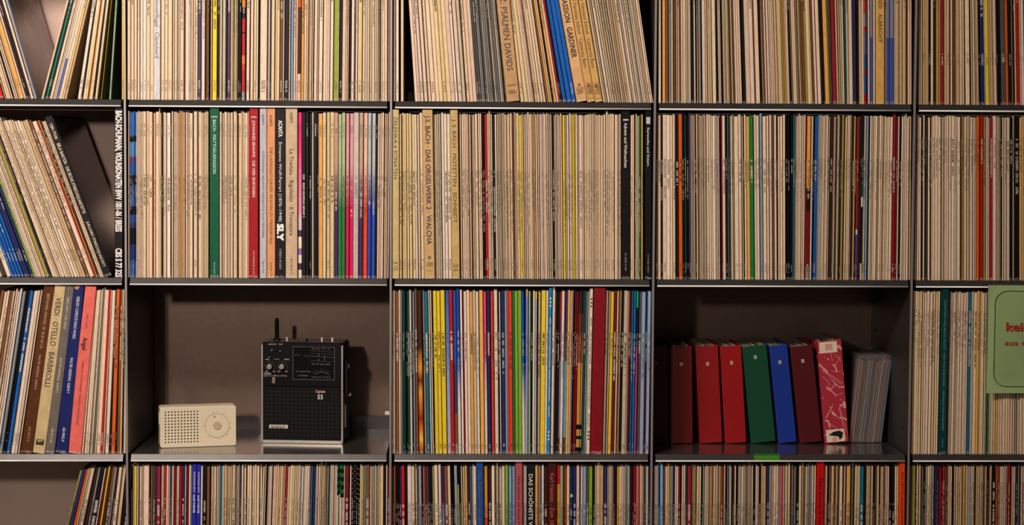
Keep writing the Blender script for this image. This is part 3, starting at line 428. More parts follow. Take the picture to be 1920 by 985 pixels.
REC = []          # every sleeve or box
for key, runs in BAYS.items():
    row, colm = key; yref = YREF[row]; zb = ztop(row-1)
    order = 0
    for x0, sc, start, toks, knots in runs:
        cur = start
        for tk in toks.split():
            end, codes = tk.split(':'); end = float(end)
            items = re.findall(r'\{[^}]+\}|\[[^\]]+\]|.', codes)
            n = len(items)
            ws = [1+random.uniform(-.18, .18) for _ in items]; tot = sum(ws); pos = cur
            for it, wi in zip(items, ws):
                nx = pos+(end-cur)*wi/tot
                a, b = x0+pos/sc, x0+nx/sc; pos = nx
                if it == '_': continue
                REC.append(dict(key=key, a=a, b=b, code=it, slope=interp(knots, (a+b)/2), row=row, zb=zb, yref=yref, run=(x0, start)))
            cur = end
for r in REC:
    yf = .0035
    pa, pb = ray(r['a'], r['yref'], yf), ray(r['b'], r['yref'], yf)
    q = ray(r['a']+r['slope']*100, r['yref']-100, yf)
    tan = (q.x-pa.x)/(q.z-pa.z); th = math.atan(tan)
    dz = pa.z-r['zb']
    r['xl'], r['xr'] = pa.x-tan*dz, pb.x-tan*dz
    lo, hi = UX[r['key'][1]]+.0024, UX[r['key'][1]+1]-.0024
    r['xl'] = max(r['xl'], lo if th >= -.001 else lo); r['xr'] = min(r['xr'], hi)
    r['th'] = th; r['w'] = max(.0014, (r['xr']-r['xl'])*math.cos(th)-random.choice((.0004, .0006, .0008, .0011, .0015)))
    isbox = r['code'][0] == '['
    r['box'] = isbox
    r['vis'] = r['w']*{1: .19, 2: .315, 3: .315, 4: .11}[r['row']]*(1.0 if r['b'] > 0 else .3)
    if r['code'][0] == '{': r['word'] = SPEC[r['code'][1:-1]][0]
    elif isbox: r['word'] = ''
    else: r['word'] = PAL[r['code']][1]
thin = sorted([r for r in REC if not r['box']], key=lambda r: -r['vis'])
must = [r for r in thin if r['key'] == (1, 0) and r['code'] == '{Sg}']
pick = set(id(r) for r in (must+[t for t in thin if t not in must])[:300])

# labels: count along each shelf from a landmark that can be found
def ordn(n): return '%d%s' % (n, 'th' if 10 <= n % 100 <= 20 else {1: 'st', 2: 'nd', 3: 'rd'}.get(n % 10, 'th'))
for key in BAYS:
    L = sorted([r for r in REC if r['key'] == key], key=lambda r: (r['xl']+r['xr'])/2)
    cnt = {}
    for r in L: cnt[r['word']] = cnt.get(r['word'], 0)+1
    marks = []
    for i, r in enumerate(L):
        if r['box']: marks.append((i, BOX[r['code'][1:-1]][3]))
        elif cnt[r['word']] == 1 and r['word'] not in ('cream', 'beige', 'tan', 'grey', 'off-white', 'brown', 'dark brown', 'dark grey', 'yellowish cream', 'pinkish cream', 'pale grey') and r['w'] > .004 and len(r['word'].split()) < 3: marks.append((i, 'the only %s sleeve' % r['word']))
    for i, r in enumerate(L):
        if r['box']:
            r['label'] = '%s, %s' % (BOX[r['code'][1:-1]][2], PHR[key]); continue
        own = [mname for j, mname in marks if j == i]
        if own or (cnt[r['word']] == 1):
            r['label'] = '%s record sleeve, the only one so coloured, %s' % (r['word'], PHR[key]); continue
        opts = [(abs(i-j), ('right' if i > j else 'left') + ' of ' + mname, mname) for j, mname in marks if j != i]
        opts.append((i+1.5, 'from the left end', None)); opts.append((len(L)-i+.5, 'from the right end', None))
        d, ph, mn = min(opts, key=lambda t: t[0])
        d = int(d)
        r['label'] = '%s record sleeve, %s %s, %s' % (r['word'], ordn(d) if mn else ordn(max(1, d)), ph, PHR[key])
        ws = r['label'].split()
        if len(ws) > 16: r['label'] = r['label'].replace(' record sleeve,', ' sleeve,', 1).replace('the only ', '').replace('shelf, ', 'shelf ').replace('the ', '')
        if len(r['label'].split()) > 16: r['label'] = r['label'].replace('lettered ', '').replace(' with ', ', ')

def picture_material():
    mt = mat('grey_cover_photograph', (128, 118, 108), .3); nt = mt.node_tree; L = nt.links.new; b = nt.nodes['Principled BSDF']
    tc = nt.nodes.new('ShaderNodeTexCoord'); mp = nt.nodes.new('ShaderNodeMapping'); mp.inputs['Scale'].default_value = (1, 5, 9); mp.inputs['Rotation'].default_value = (.5, 0, 0)
    n = nt.nodes.new('ShaderNodeTexNoise'); n.inputs['Scale'].default_value = 1.6; n.inputs['Detail'].default_value = 6
    L(tc.outputs['Object'], mp.inputs[0]); L(mp.outputs[0], n.inputs['Vector'])
    cr = nt.nodes.new('ShaderNodeValToRGB'); e = cr.color_ramp.elements; e[0].position = .34; e[0].color = (*lin((50, 46, 42)), 1); e[1].position = .66; e[1].color = (*lin((190, 178, 166)), 1)
    q = cr.color_ramp.elements.new(.5); q.color = (*lin((120, 110, 100)), 1)
    L(n.outputs['Fac'], cr.inputs[0]); L(cr.outputs[0], b.inputs['Base Color']); return mt
M_pic = picture_material()
M_gloss = mat('dark_gloss_cover', (58, 38, 34), .22, noise=.35, nscale=14)  # brown reflection on the glossy black box, put into the colour
rest = dict(V=[], F=[], C=[], UV=[], T1=[], T2=[])
INK = {}
def inkmat(c):
    if c not in INK: INK[c] = mat('print_%02x%02x%02x' % c, c, .55)
    return INK[c]
for r in REC:
    key = r['key']; code = r['code']; isbox = r['box']
    h = .3135+random.uniform(-.0022, .0016)+(random.uniform(.002, .006) if random.random() < .05 else 0); d = .308
    yf = .0035+random.uniform(-.0012, .0032)+(random.uniform(.004, .009) if random.random() < .07 else 0)
    seed = random.random(); r['yf'] = yf
    z1, z2 = ZONES[key]
    top = min(.985, z1[0]+random.uniform(-.006, .006)); ln = random.uniform(z1[1], z1[2])
    st = random.uniform(.6, .95) if random.random() < z1[3] else 0
    t1 = (top-ln, top, st, seed); t2 = (z2[0], z2[0]+z2[1], random.uniform(.35, .7) if z2[1] and random.random() < .7 else 0, seed)
    if key == (2, 1) and not isbox and random.random() < .8: t2 = (.85, .93, random.uniform(.3, .6), seed)
    side = None
    if isbox:
        B = BOX[code[1:-1]]; c = B[0]; h = .3145+B[1]; yf = .0015 if B[1] < .005 else -.001
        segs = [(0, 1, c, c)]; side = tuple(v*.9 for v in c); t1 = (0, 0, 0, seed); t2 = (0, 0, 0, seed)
        if code in ('[gard]', '[cam1]', '[cam2]', '[psalm]', '[orgel]', '[motet]', '[zel]'): t2 = (.045, .10, .6, seed)
    elif code[0] == '{':
        segs = [(a, b, jit(c0, .03), jit(c1, .03)) for a, b, c0, c1 in SPEC[code[1:-1]][1]]
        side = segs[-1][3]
        segs = sorted(segs, key=lambda s: s[0])
        # overlapping bands: later ones win, cut the earlier
        cut = []
        for s in segs:
            if cut and s[0] < cut[-1][1]-1e-6:
                p_ = cut.pop(); cut.append((p_[0], s[0], p_[2], p_[3])) if s[0] > p_[0] else None
                cut.append(s)
                if p_[1] > s[1]+1e-6: cut.append((s[1], p_[1], p_[2], p_[3]))
            else: cut.append(s)
        segs = cut
        if t1[2]: t1 = (t1[0], t1[1], t1[2]*.7, seed)
    else:
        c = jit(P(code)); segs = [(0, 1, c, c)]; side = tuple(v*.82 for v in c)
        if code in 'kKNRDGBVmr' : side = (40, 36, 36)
    pr = r['th'] > 0
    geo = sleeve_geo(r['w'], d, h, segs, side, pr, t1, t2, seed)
    px = r['xr']-.0002 if pr else r['xl']+.0002
    loc = (px, yf, r['zb']+.0002)
    if isbox or id(r) in pick:
        nm = 'record_box' if (isbox and code not in ('[art]', '[sky]', '[sei1]', '[sei2]')) else 'record_sleeve'
        o = obj(nm, sleeve_mesh(nm, geo, t1, t2), None, loc, (0, r['th'], 0))
        tag(o, r['label'], 'record box' if nm == 'record_box' else 'record', ('boxed records on the shelves' if nm == 'record_box' else 'record sleeves, '+PHR[key]))
        r['obj'] = o
        if code == '{Sg}' and key == (1, 0):
            box('cover_picture', (r['w']+.0001, r['w']+.0004, .004, d-.003, .004, h-.004), M_pic, o)
        if code == '[bart]':
            box('cover_picture', (r['w']+.0001, r['w']+.0004, .004, d-.003, .004, h-.004), M_gloss, o)  # no printed picture: painted reflection over the black cover
        if isbox:
            w = r['w']; xc = -w/2 if pr else w/2
            xm = (r['a']+r['b'])/2
            for (s, y0, y1, size, colr, bold) in BOX[code[1:-1]][4]:
                za = (ray(xm, y0, 0).z-r['zb'])/math.cos(r['th']); zc = (ray(xm, y1, 0).z-r['zb'])/math.cos(r['th'])
                lettering('lettering', s, o, inkmat(colr), xc, za, za-zc, w*size, -.00025, True, bold+.006)
            k = code[1:-1]
            if k == 'verdi':
                box('emblem', (xc-w*.33, xc+w*.33, -.0003, 0, .016, .027), inkmat((30, 24, 22)), o)
                bm = bmesh.new(); add_box(bm, xc-w*.27, xc+w*.27, -.0004, 0, .0235, .026); add_box(bm, xc-w*.2, xc+w*.05, -.0004, 0, .021, .0236)
                bm_obj('emblem_print', bm, inkmat((170, 140, 100)), o)
            if k in ('green', 'red'):
                lettering('lettering', 'ACANTA', o, inkmat((230, 224, 216)), xc-w*.32, h-.0185, w*.64, .0032, -.00025, False, .02)
            if k in ('cam1', 'cam2', 'gard'):
                bm = bmesh.new(); z0, z1_ = .006, .036
                if k != 'gard':
                    for b_ in ((xc-w*.36, xc-w*.33, z0, z1_), (xc+w*.33, xc+w*.36, z0, z1_), (xc-w*.36, xc+w*.36, z1_-.0006, z1_), (xc-w*.36, xc+w*.36, z0, z0+.0006), (xc-w*.36, xc+w*.36, z1_-.0080, z1_-.0074)): add_box(bm, b_[0], b_[1], -.0003, 0, b_[2], b_[3])
                add_cyl(bm, (xc, 0, z1_-.004), .0024, .0006, 'Y', 8)
                bm_obj('publisher_mark', bm, inkmat((92, 60, 60)), o)
            if k == 'orgel':
                bm = bmesh.new(); add_cyl(bm, (xc, 0, .040), .0035, .0006, 'Y', 10); bm_obj('publisher_mark', bm, inkmat((120, 100, 90)), o)
            if k in ('adv', 'karw'):
                box('publisher_mark', (xc-w*.3, xc+w*.3, -.0003, 0, h-.0185-(0 if k == 'adv' else .006), h-.0155+(0 if k == 'adv' else .004)), inkmat((200, 194, 190)), o)
            if k in ('art', 'sky'):
                for zz in (h-.022, h-.029, h-.036, .027, .034, .041):
                    box('mark', (xc-w*.25, xc+w*.25, -.0003, 0, zz, zz+.0035), inkmat(ink_d if k == 'art' else ink_w), o)
            if k == 'navy':
                bm = bmesh.new(); v = [bm.verts.new(p_) for p_ in ((xc-w*.4, -.0004, h-.004), (xc+w*.05, -.0004, h-.0005), (xc-w*.1, -.0004, h-.009), (xc-w*.38, -.0004, h-.0075))]; bm.faces.new(v)
                bm_obj('torn_patch', bm, inkmat((190, 130, 80)), o)
    else:
        M = Matrix.Translation(loc) @ Matrix.Rotation(r['th'], 4, 'Y')
        base = len(rest['V'])
        rest['V'] += [tuple(M @ Vector(v)) for v in geo[0]]; rest['F'] += [tuple(i+base for i in f) for f in geo[1]]
        rest['C'] += geo[2]; rest['UV'] += geo[3]; rest['T1'] += [t1]*len(geo[2]); rest['T2'] += [t2]*len(geo[2])
me = bpy.data.meshes.new('record_sleeves'); me.from_pydata(rest['V'], [], rest['F']); fill_attrs(me, rest['C'], rest['UV'], rest['T1'], rest['T2'])
tag(obj('record_sleeves', me), 'the many thinner record sleeves packed upright between the others on all shelves', 'records', None, 'stuff')
# yellow sticker on a navy sleeve, bottom middle shelf
for r in REC:
    if r['key'] == (4, 2) and r['a'] < 1071.5 < r['b']:
        st = ray(1071.5, 930, r['yf'])
        tag(box('sticker', (st.x-.0022, st.x+.0022, r['yf']-.0003, r['yf']+.0001, st.z-.0028, st.z+.0028), mat('sticker_paper', (206, 196, 110), .6)), 'tiny square yellow sticker on a navy record sleeve, bottom middle shelf', 'sticker')
print('RECORDS', len(REC), 'thin', len(thin))

# ------------------------------------------------------------------ black portable radio
ZF = ztop(2)
def on_floor(px, py):
    d = Fv + R2*((px-W/2)/FPX) - U2*((py-H/2)/FPX); t = (ZF-CAM.z)/d.z; return CAM+d*t
pl, pr_ = on_floor(490, 831.5), on_floor(643, 834)
ang = math.atan2(pr_.y-pl.y, pr_.x-pl.x); wR = (pr_-pl).length
hR, dR = .2015, .085
rad = tag(empty('portable_radio', (pl.x, pl.y, ZF+.0003), (0, 0, ang)), 'black portable radio with silver trim, knobs and stub antenna on the steel shelf', 'radio')
M_trim = mat('satin_silver_trim', (205, 196, 184), .3, .7)
M_case = mat('black_leathered_case', (26, 24, 24), .5, bump=.3, nscale=600)
M_face = mat('gloss_black_panel', (10, 9, 10), .3, spec=.25)
M_glass = mat('dial_glass', (16, 16, 17), .12)
M_grille = mat('black_grille', (12, 11, 11), .7, spec=.15)
M_dot = mat('grille_perforation', (34, 29, 27), .6, spec=.2)
M_pw = mat('radio_print_white', (205, 195, 185), .5)
M_pg = mat('radio_print_grey', (120, 112, 104), .5)
M_knob = mat('grey_knob', (150, 138, 136), .35, .4)
box('case', (.001, wR-.001, .004, dR, .002, hR-.002), M_case, rad, bev=.003)
bm = bmesh.new()
add_box(bm, 0, .0035, 0, .010, .0, hR-.006, .0006, 1); add_box(bm, wR-.0035, wR, 0, .010, .0, hR-.006, .0006, 1); add_box(bm, 0, wR, 0, .010, 0, .0068, .0006, 1)
bm_obj('trim_frame', bm, M_trim, rad)
box('front_panel', (.0036, wR-.0036, .0006, .008, .113, hR-.0005), M_face, rad, bev=.001, seg=1)
box('speaker_grille', (.0036, wR-.0036, .001, .008, .0075, .1125), M_grille, rad, bev=.0008, seg=1)
bm = bmesh.new()
for i in range(18):
    for k in range(12):
        x, z = .0125+i*(wR-.025)/17, .0175+k*.0078
        if wR*.64 < x < wR*.84 and z > .080: continue
        if .012 < x < .058 and .026 < z < .043: continue
        add_cyl(bm, (x, .0010, z), .0017, .0006, 'Y', 8)
g = bm_obj('grille_perforations', bm, M_dot, rad); g['kind'] = 'stuff'
def R_px(px, py):   # radio front pixel to local x, z
    p = on_floor(px, 833); q = ray(px, py, pl.y+(px-490)/153*(pr_.y-pl.y))
    return (px-490)/153*wR, q.z-ZF
def rbox(name, px0, px1, py0, py1, y0, y1, m_, parent=rad, bev=0):
    x0, z1 = R_px(px0, py0); x1, z0 = R_px(px1, py1); return box(name, (x0, x1, y0, y1, z0, z1), m_, parent, bev)
dial = rbox('dial_window', 550, 627, 651, 713, -.0001, .002, M_glass)
bm = bmesh.new()
xa, zt_ = R_px(549.5, 650.5); xb, zb_ = R_px(627.5, 713.5)
for b_ in ((xa, xa+.0007, zb_, zt_), (xb-.0007, xb, zb_, zt_), (xa, xb, zb_, zb_+.0007), (xa, xb, zt_-.0005, zt_)): add_box(bm, b_[0], b_[1], -.0006, .001, b_[2], b_[3])
bm_obj('dial_frame', bm, mat('dial_frame_grey', (112, 106, 100), .4, .3), dial)
def rtext(s, px, py, length_px, hpx, m_=M_pw, bold=0, parent=rad):
    x, z = R_px(px, py); return lettering('lettering', s, parent, m_, x, z, length_px*wR/153, hpx*.00104, -.0009, False, bold)
# dial scale
bm = bmesh.new()
def rline(px0, py0, px1, py1, t=.0004):
    a, b = R_px(px0, py0), R_px(px1, py1); dx, dz = b[0]-a[0], b[1]-a[1]; l = math.hypot(dx, dz); nx, nz = -dz/l*t/2, dx/l*t/2
    v = [bm.verts.new((p[0]+s*nx, -.0007, p[1]+s*nz)) for p, s in ((a, 1), (b, 1), (b, -1), (a, -1))]; bm.faces.new(v)
rline(569, 667.5, 625, 671); rline(608.5, 667, 608.5, 678, .0006); rline(598, 664, 598, 669, .0008); rline(598, 673, 598, 678, .0008); rline(553, 666, 563, 666.5)
for i in range(9): rline(584+i*4.6, 658.5+i*.25, 587+i*4.6, 658.7+i*.25); rline(584+i*4.6, 663+i*.25, 587+i*4.6, 663.2+i*.25); rline(584+i*4.6, 677+i*.25, 587+i*4.6, 677.2+i*.25)
for i in range(14):
    a0 = math.radians(150-i*9.2); a1 = math.radians(150-(i+1)*9.2)
    rline(603+15*math.cos(a0), 707-8*math.sin(a0)*1.1, 603+15*math.cos(a1), 707-8*math.sin(a1)*1.1, .0007)
    if i % 2 == 0: rline(603+17*math.cos(a0), 705-10*math.sin(a0), 603+19*math.cos(a0), 704-11*math.sin(a0), .0005)
bm_obj('dial_scale', bm, M_pg, dial)
rtext('FM', 585, 656, 6, 2.2, M_pg); rtext('MW', 594, 656, 6, 2.2, M_pg); rtext('SW', 604, 656, 6, 2.2, M_pg); rtext('LW', 614, 656, 5, 2.2, M_pg)
rtext('FM  AM  Stereo MHz', 585.5, 684.5, 34, 2.6, M_pg); rtext('FM/AM 3 BAND RECEIVER', 555, 698, 28, 2.2, M_pg); rtext('ICF 5500W', 560, 706, 18, 2.6, M_pg); rtext('TUNING / BATT. VOL METER', 584, 708.5, 36, 2, M_pg)
# switches, knobs, slider
for px, py in ((511, 657), (526.5, 658.5)):
    x, z = R_px(px, py); bm = bmesh.new(); add_cyl(bm, (x, -.003, z), .0016, .008, 'Y', 10, .0012); bm_obj('toggle_switch', bm, M_trim, rad, smooth=True)
rtext('SENSITIVITY', 504, 647, 15, 2.2, M_pw); rtext('LIGHT', 523, 647, 8, 2.2, M_pw)
for px, py in ((506.5, 687.5), (529.5, 687.5)):
    x, z = R_px(px, py)
    bm = bmesh.new(); add_cyl(bm, (x, -.004, z), .0054, .010, 'Y', 24, .0050)
    kn = bm_obj('knob', bm, M_knob, rad, smooth=False)
    bm = bmesh.new(); add_cyl(bm, (x, .0003, z), .0072, .0016, 'Y', 24); bm_obj('knob_skirt', bm, M_face, kn)
    box('pointer', (x-.0004, x+.0004, -.0095, -.009, z, z+.005), M_pw, kn)
    bm = bmesh.new()
    for i in range(11):
        a0 = math.radians(-50+28*i); add_cyl(bm, (x+.0098*math.cos(a0), .0003, z+.0098*math.sin(a0)), .00045, .0006, 'Y', 6)
    bm_obj('scale_dots', bm, M_pw, kn)
rtext('BASS', 498.5, 675.5, 7, 2.2); rtext('TREBLE', 533, 675.5, 10, 2.2); rtext('0', 504, 671, 2, 2); rtext('TONE', 514, 675.5, 10, 2.4, M_pg, .02)
rtext('MIN', 498, 698, 5, 2); rtext('MAX', 512, 698, 5, 2); rtext('MIN', 521, 698, 5, 2); rtext('MAX', 535, 698, 5, 2)
rbox('volume_plate', 495, 508.5, 699.5, 703, -.0004, .002, M_pg)
bm = bmesh.new(); rline(502, 705.5, 531, 705.5, .0005); rline(502, 703.5, 502, 705.5, .0006); rline(516.5, 703, 516.5, 705.5, .0006); rline(531, 703.5, 531, 705.5, .0006); bm_obj('slider_scale', bm, M_pw, rad)
rtext('MIN', 495, 706.5, 5, 2); rtext('MAX', 533, 706.5, 5, 2)
rbox('slider_knob', 511, 517, 708, 719.5, -.004, .002, mat('slider_brown', (122, 104, 88), .4), bev=.0006)
rtext('Captain', 592, 737, 18, 5.4, mat('radio_print_pink', (214, 176, 156), .5), .012); rtext('55', 595.5, 749, 10.5, 8.6, M_pw, .02)
np_ = rbox('name_plate', 505, 540, 797, 804, -.0008, .002, mat('name_plate_steel', (205, 198, 190), .35, .3))
x, z = R_px(508.5, 803.0); lettering('lettering', 'SONY', np_, M_hole, x, z, 27*wR/153, .0042, -.0011, False, .02)
# top: antenna, toggles, handle base; right side: knobs and strap
x, _ = R_px(510.5, 630)
ant = bm_obj('antenna', (lambda b_: (add_cyl(b_, (x, .050, hR+.018), .0042, .042, 'Z', 16), add_cyl(b_, (x, .050, hR+.0405), .0036, .004, 'Z', 16), b_)[-1])(bmesh.new()), mat('antenna_black', (30, 30, 28), .3, .4), rad, smooth=False)
bm = bmesh.new(); add_cyl(bm, (x, .050, hR), .008, .004, 'Z', 16); bm_obj('antenna_socket', bm, M_black, ant)
for px in (533, 599, 618.5):
    x, _ = R_px(px, 630); bm = bmesh.new(); add_cyl(bm, (x, .030, hR+.002), .0016, .010, 'Z', 10, .0024); bm_obj('top_switch', bm, mat('white_lever', (220, 210, 200), .4), rad)
x, _ = R_px(563, 630); box('top_button', (x-.008, x+.008, .026, .042, hR-.003, hR+.0035), M_black, rad, .001)
box('top_plate', (.004, wR-.004, .012, dR-.006, hR-.0025, hR-.0012), mat('brown_top_plate', (96, 74, 62), .4, .5), rad)
for s, zz in ((wR, .150),):
    bm = bmesh.new(); add_cyl(bm, (s+.004, .036, zz), .010 if zz > .1 else .004, .010, 'X', 18); bm_obj('side_knob', bm, M_black if zz > .1 else M_trim, rad)
bm = bmesh.new(); add_cyl(bm, (wR+.003, .05, .093), .0045, .010, 'X', 12); bm_obj('jack_plug', bm, M_trim, rad)
bm = bmesh.new(); add_box(bm, wR+.0, wR+.005, .022, .045, .098, .165, .001, 1); bm_obj('side_panel', bm, M_case, rad)
bm = bmesh.new(); add_cyl(bm, (wR+.003, .012, .055), .0011, .045, 'Z', 8); bm_obj('strap_bar', bm, M_trim, rad)
box('tuning_wheel', (-.003, .001, .03, .055, hR-.052, hR-.012), M_black, rad, .001)

# ------------------------------------------------------------------ cream pocket radio
pl, pr_ = on_floor(300.5, 841), on_floor(443, 836.2)
ang = math.atan2(pr_.y-pl.y, pr_.x-pl.x); wT = (pr_-pl).length; hT, dT = .0795, .038
M_cream = mat('cream_plastic', (222, 206, 176), .36, noise=.03, nscale=30)
M_line = mat('dial_line', (120, 108, 84), .6)
t3 = tag(empty('pocket_radio', (pl.x, pl.y, ZF+.0003), (0, 0, ang)), 'small cream pocket radio with a grid of round holes and a round dial', 'radio')
bm = bmesh.new(); add_box(bm, 0, wT, 0, dT, 0, hT)
ed = [e for e in bm.edges if abs(e.verts[0].co.y-e.verts[1].co.y) > .01]
bmesh.ops.bevel(bm, geom=ed, offset=.0045, segments=4, affect='EDGES', profile=.5)
ed = [e for e in bm.edges if abs(e.verts[0].co.y-e.verts[1].co.y) < 1e-5 and e.verts[0].co.y < .001]
bmesh.ops.bevel(bm, geom=ed, offset=.0012, segments=2, affect='EDGES', profile=.5)
bm_obj('case', bm, M_cream, t3)
bm = bmesh.new()
for i in range(11):
    for k in range(11): add_cyl(bm, (.0102+i*.00615, -.00005, .0107+k*.00590), .00152, .0003, 'Y', 10)
g = bm_obj('speaker_holes', bm, M_hole, t3); g['kind'] = 'stuff'
cx, cz, rr = wT*.748, .0405, .0236
bm = bmesh.new(); add_cyl(bm, (cx, .0002, cz), rr-.0006, .0012, 'Y', 64); dl = bm_obj('tuning_dial', bm, M_cream, t3)
bm = bmesh.new(); add_ring(bm, (cx, cz), rr, .0006, -.0002); bm_obj('dial_groove', bm, M_line, dl)
bm = bmesh.new(); add_cyl(bm, (cx, -.0006, cz), .0072, .0018, 'Y', 32); hub = bm_obj('dial_hub', bm, mat('dial_hub', (196, 172, 138), .4), dl)
bm = bmesh.new(); add_ring(bm, (cx, cz), .0073, .0006, -.00155, 32); add_cyl(bm, (cx+.002, -.0015, cz), .0007, .0003, 'Y', 8); add_cyl(bm, (cx-.003, -.0015, cz), .0006, .0003, 'Y', 8); bm_obj('hub_rim', bm, M_line, hub)
bm = bmesh.new(); v = [bm.verts.new((cx-.0052+dx, -.0006, cz+.018+dz)) for dx, dz in ((-.0016, -.0016), (.0018, -.0012), (-.0004, .002))]; bm.faces.new(v); bm_obj('dial_pointer', bm, M_hole, dl)
for i, (s, a) in enumerate((('100', 108), ('9', 92), ('90', 60), ('8', 12), ('80', -12), ('70', -45), ('60', -82), ('55', -128), ('53', 180), ('6', 156), ('10', 128))):
    a = math.radians(a); lettering('dial_number', s, t3, M_line, cx+.0268*math.cos(a)-.0007*len(s), cz+.0268*math.sin(a)-.0008, .0013*len(s), .0017, -.0003, False)
box('side_wheel', (-.0012, .001, .012, .026, hT-.035, hT-.012), M_cream, t3, .0004)

# steel clip at the back of the radio compartment
q = ray(729, 775, DEP-.01)
tag(box('shelf_clip', (q.x-.008, q.x+.002, DEP-.0095, DEP-.0082, q.z-.004, q.z+.004), M_edge, bev=.0004, seg=1), 'small bright steel clip on the rear shelf flange right of black radio', 'clip')

# ------------------------------------------------------------------ ring binders
BY = .134
M_pages = mat('page_edges', (150, 130, 112), .7, noise=.2, nscale=300)
M_lab = mat('number_label_paper', (200, 176, 160), .6)
def binder(px0, px1, tx0, col, num, label, h=.1945, pattern=None, lab_y=683):
    a, b = ray(px0, 831, BY), ray(px1, 831, BY); t = ray(tx0, 645, BY)
    th = math.atan((t.x-a.x)/(t.z-a.z)); w = (b.x-a.x)*math.cos(th)
    root = tag(empty('ring_binder', (a.x, BY, ZF+.0004), (0, th, 0)), label, 'binder', 'ring binders on the shelf')
    m_ = pattern or mat('binder_vinyl_%d' % num, col, .42, noise=.06, nscale=60)
    dB = .165
    bm = bmesh.new(); add_box(bm, 0, w, 0, .0022, 0, h, .0009, 2); bm_obj('spine', bm, m_, root)
    for x0 in (0, w-.0022):
        bm = bmesh.new(); add_box(bm, x0, x0+.0022, .0010, dB, 0, h, .0006, 1); bm_obj('cover', bm, m_, root)
    bm = bmesh.new()
    rnd = random.Random(num)
    n = 7; x = .004
    while x < w-.006:
        tk = rnd.uniform(.002, .006); add_box(bm, x, min(x+tk, w-.003), .010, dB-.006, .004, h-.002+rnd.uniform(-.004, .0035)); x += tk+rnd.uniform(.0004, .002)
    bm_obj('pages', bm, M_pages, root)
    if num < 8:
        z = (ray((px0+px1)/2, lab_y, BY).z-ZF)
        lb = box('number_label', (w*.5-.0028, w*.5+.0028, -.0006, .0002, z-.0035, z+.0035), M_lab, root)
        lettering('digit', str(num), lb, M_hole, w*.5-.0012, z-.0023, .0024, .0046, -.0009, False, .01)
    return root, w
binder(1208, 1252, 1208, (78, 3, 10), 1, 'dark maroon ring binder numbered 1, leftmost by the upright', lab_y=682)
binder(1258, 1299, 1256.5, (108, 6, 9), 2, 'dark red ring binder numbered 2, second from the left', lab_y=684)
binder(1312.5, 1354.5, 1304, (140, 4, 8), 3, 'red ring binder numbered 3 leaning left beside binder 4', lab_y=684)
binder(1360, 1399.5, 1350, (150, 4, 8), 4, 'bright red ring binder numbered 4 next to the green binder', lab_y=682)
binder(1409, 1455, 1391, (0, 66, 40), 5, 'green ring binder numbered 5', lab_y=672)
binder(1460, 1494, 1442, (16, 48, 140), 6, 'blue ring binder numbered 6', h=.1965, lab_y=681)
binder(1500, 1542, 1481, (80, 4, 13), 7, 'maroon ring binder numbered 7 between blue and patterned binders', lab_y=679)
def pattern_material():
    mt = bpy.data.materials.new('red_patterned_paper'); mt.use_nodes = True; nt = mt.node_tree; L = nt.links.new; b = nt.nodes['Principled BSDF']; b.inputs['Roughness'].default_value = .5
    tc = nt.nodes.new('ShaderNodeTexCoord'); w = nt.nodes.new('ShaderNodeTexWave'); w.inputs['Scale'].default_value = 18; w.inputs['Distortion'].default_value = 9; w.inputs['Detail'].default_value = 2; w.bands_direction = 'DIAGONAL'
    n = nt.nodes.new('ShaderNodeTexNoise'); n.inputs['Scale'].default_value = 55
    L(tc.outputs['Object'], w.inputs['Vector']); L(tc.outputs['Object'], n.inputs['Vector'])
    g1 = nt.nodes.new('ShaderNodeMath'); g1.operation = 'GREATER_THAN'; g1.inputs[1].default_value = .93; L(w.outputs['Fac'], g1.inputs[0])
    g2 = nt.nodes.new('ShaderNodeMath'); g2.operation = 'GREATER_THAN'; g2.inputs[1].default_value = .5; L(n.outputs['Fac'], g2.inputs[0])
    mm = nt.nodes.new('ShaderNodeMath'); mm.operation = 'MULTIPLY'; L(g1.outputs[0], mm.inputs[0]); L(g2.outputs[0], mm.inputs[1])
    mx = nt.nodes.new('ShaderNodeMix'); mx.data_type = 'RGBA'; mx.inputs[6].default_value = (*lin((172, 36, 54)), 1); mx.inputs[7].default_value = (*lin((222, 150, 140)), 1); L(mm.outputs[0], mx.inputs[0]); L(mx.outputs[2], b.inputs['Base Color'])
    return mt
root, w = binder(1547, 1592, 1533, (160, 30, 50), 8, 'red patterned ring binder with instrument drawings and white patches', h=.205, pattern=pattern_material())
M_patch = mat('white_patch', (226, 206, 180), .6, noise=.08, nscale=80)
M_draw = mat('pink_line_drawing', (214, 150, 140), .6)
box('paper_patch', (w*.06, w*.80, -.0006, .0002, .181, .203), M_patch, root); box('paper_patch', (w*.08, w*.84, -.0006, .0002, .002, .027), M_patch, root)
bm = bmesh.new()
v = [bm.verts.new((w*x, -.0008, z)) for x, z in ((.18, .016), (.36, .022), (.62, .024), (.78, .020), (.74, .010), (.62, .005), (.58, .012), (.40, .014))]; bm.faces.new(v)
bm_obj('ink_drawing', bm, M_hole, root)
bm = bmesh.new(); add_cyl(bm, (w*.42, -.0006, .007), .005, .0004, 'Y', 12); add_box(bm, w*.3, w*.6, -.0008, -.0002, .186, .199); bm_obj('pink_print', bm, M_draw, root)
bm = bmesh.new()
def dline(x0, z0, x1, z1, t=.0009):
    dx, dz = (x1-x0)*w, z1-z0; l = math.hypot(dx, dz); nx, nz = -dz/l*t/2, dx/l*t/2
    v = [bm.verts.new((x*w+s*nx, -.0003, z+s*nz)) for x, z, s in ((x0, z0, 1), (x1, z1, 1), (x1, z1, -1), (x0, z0, -1))]; bm.faces.new(v)
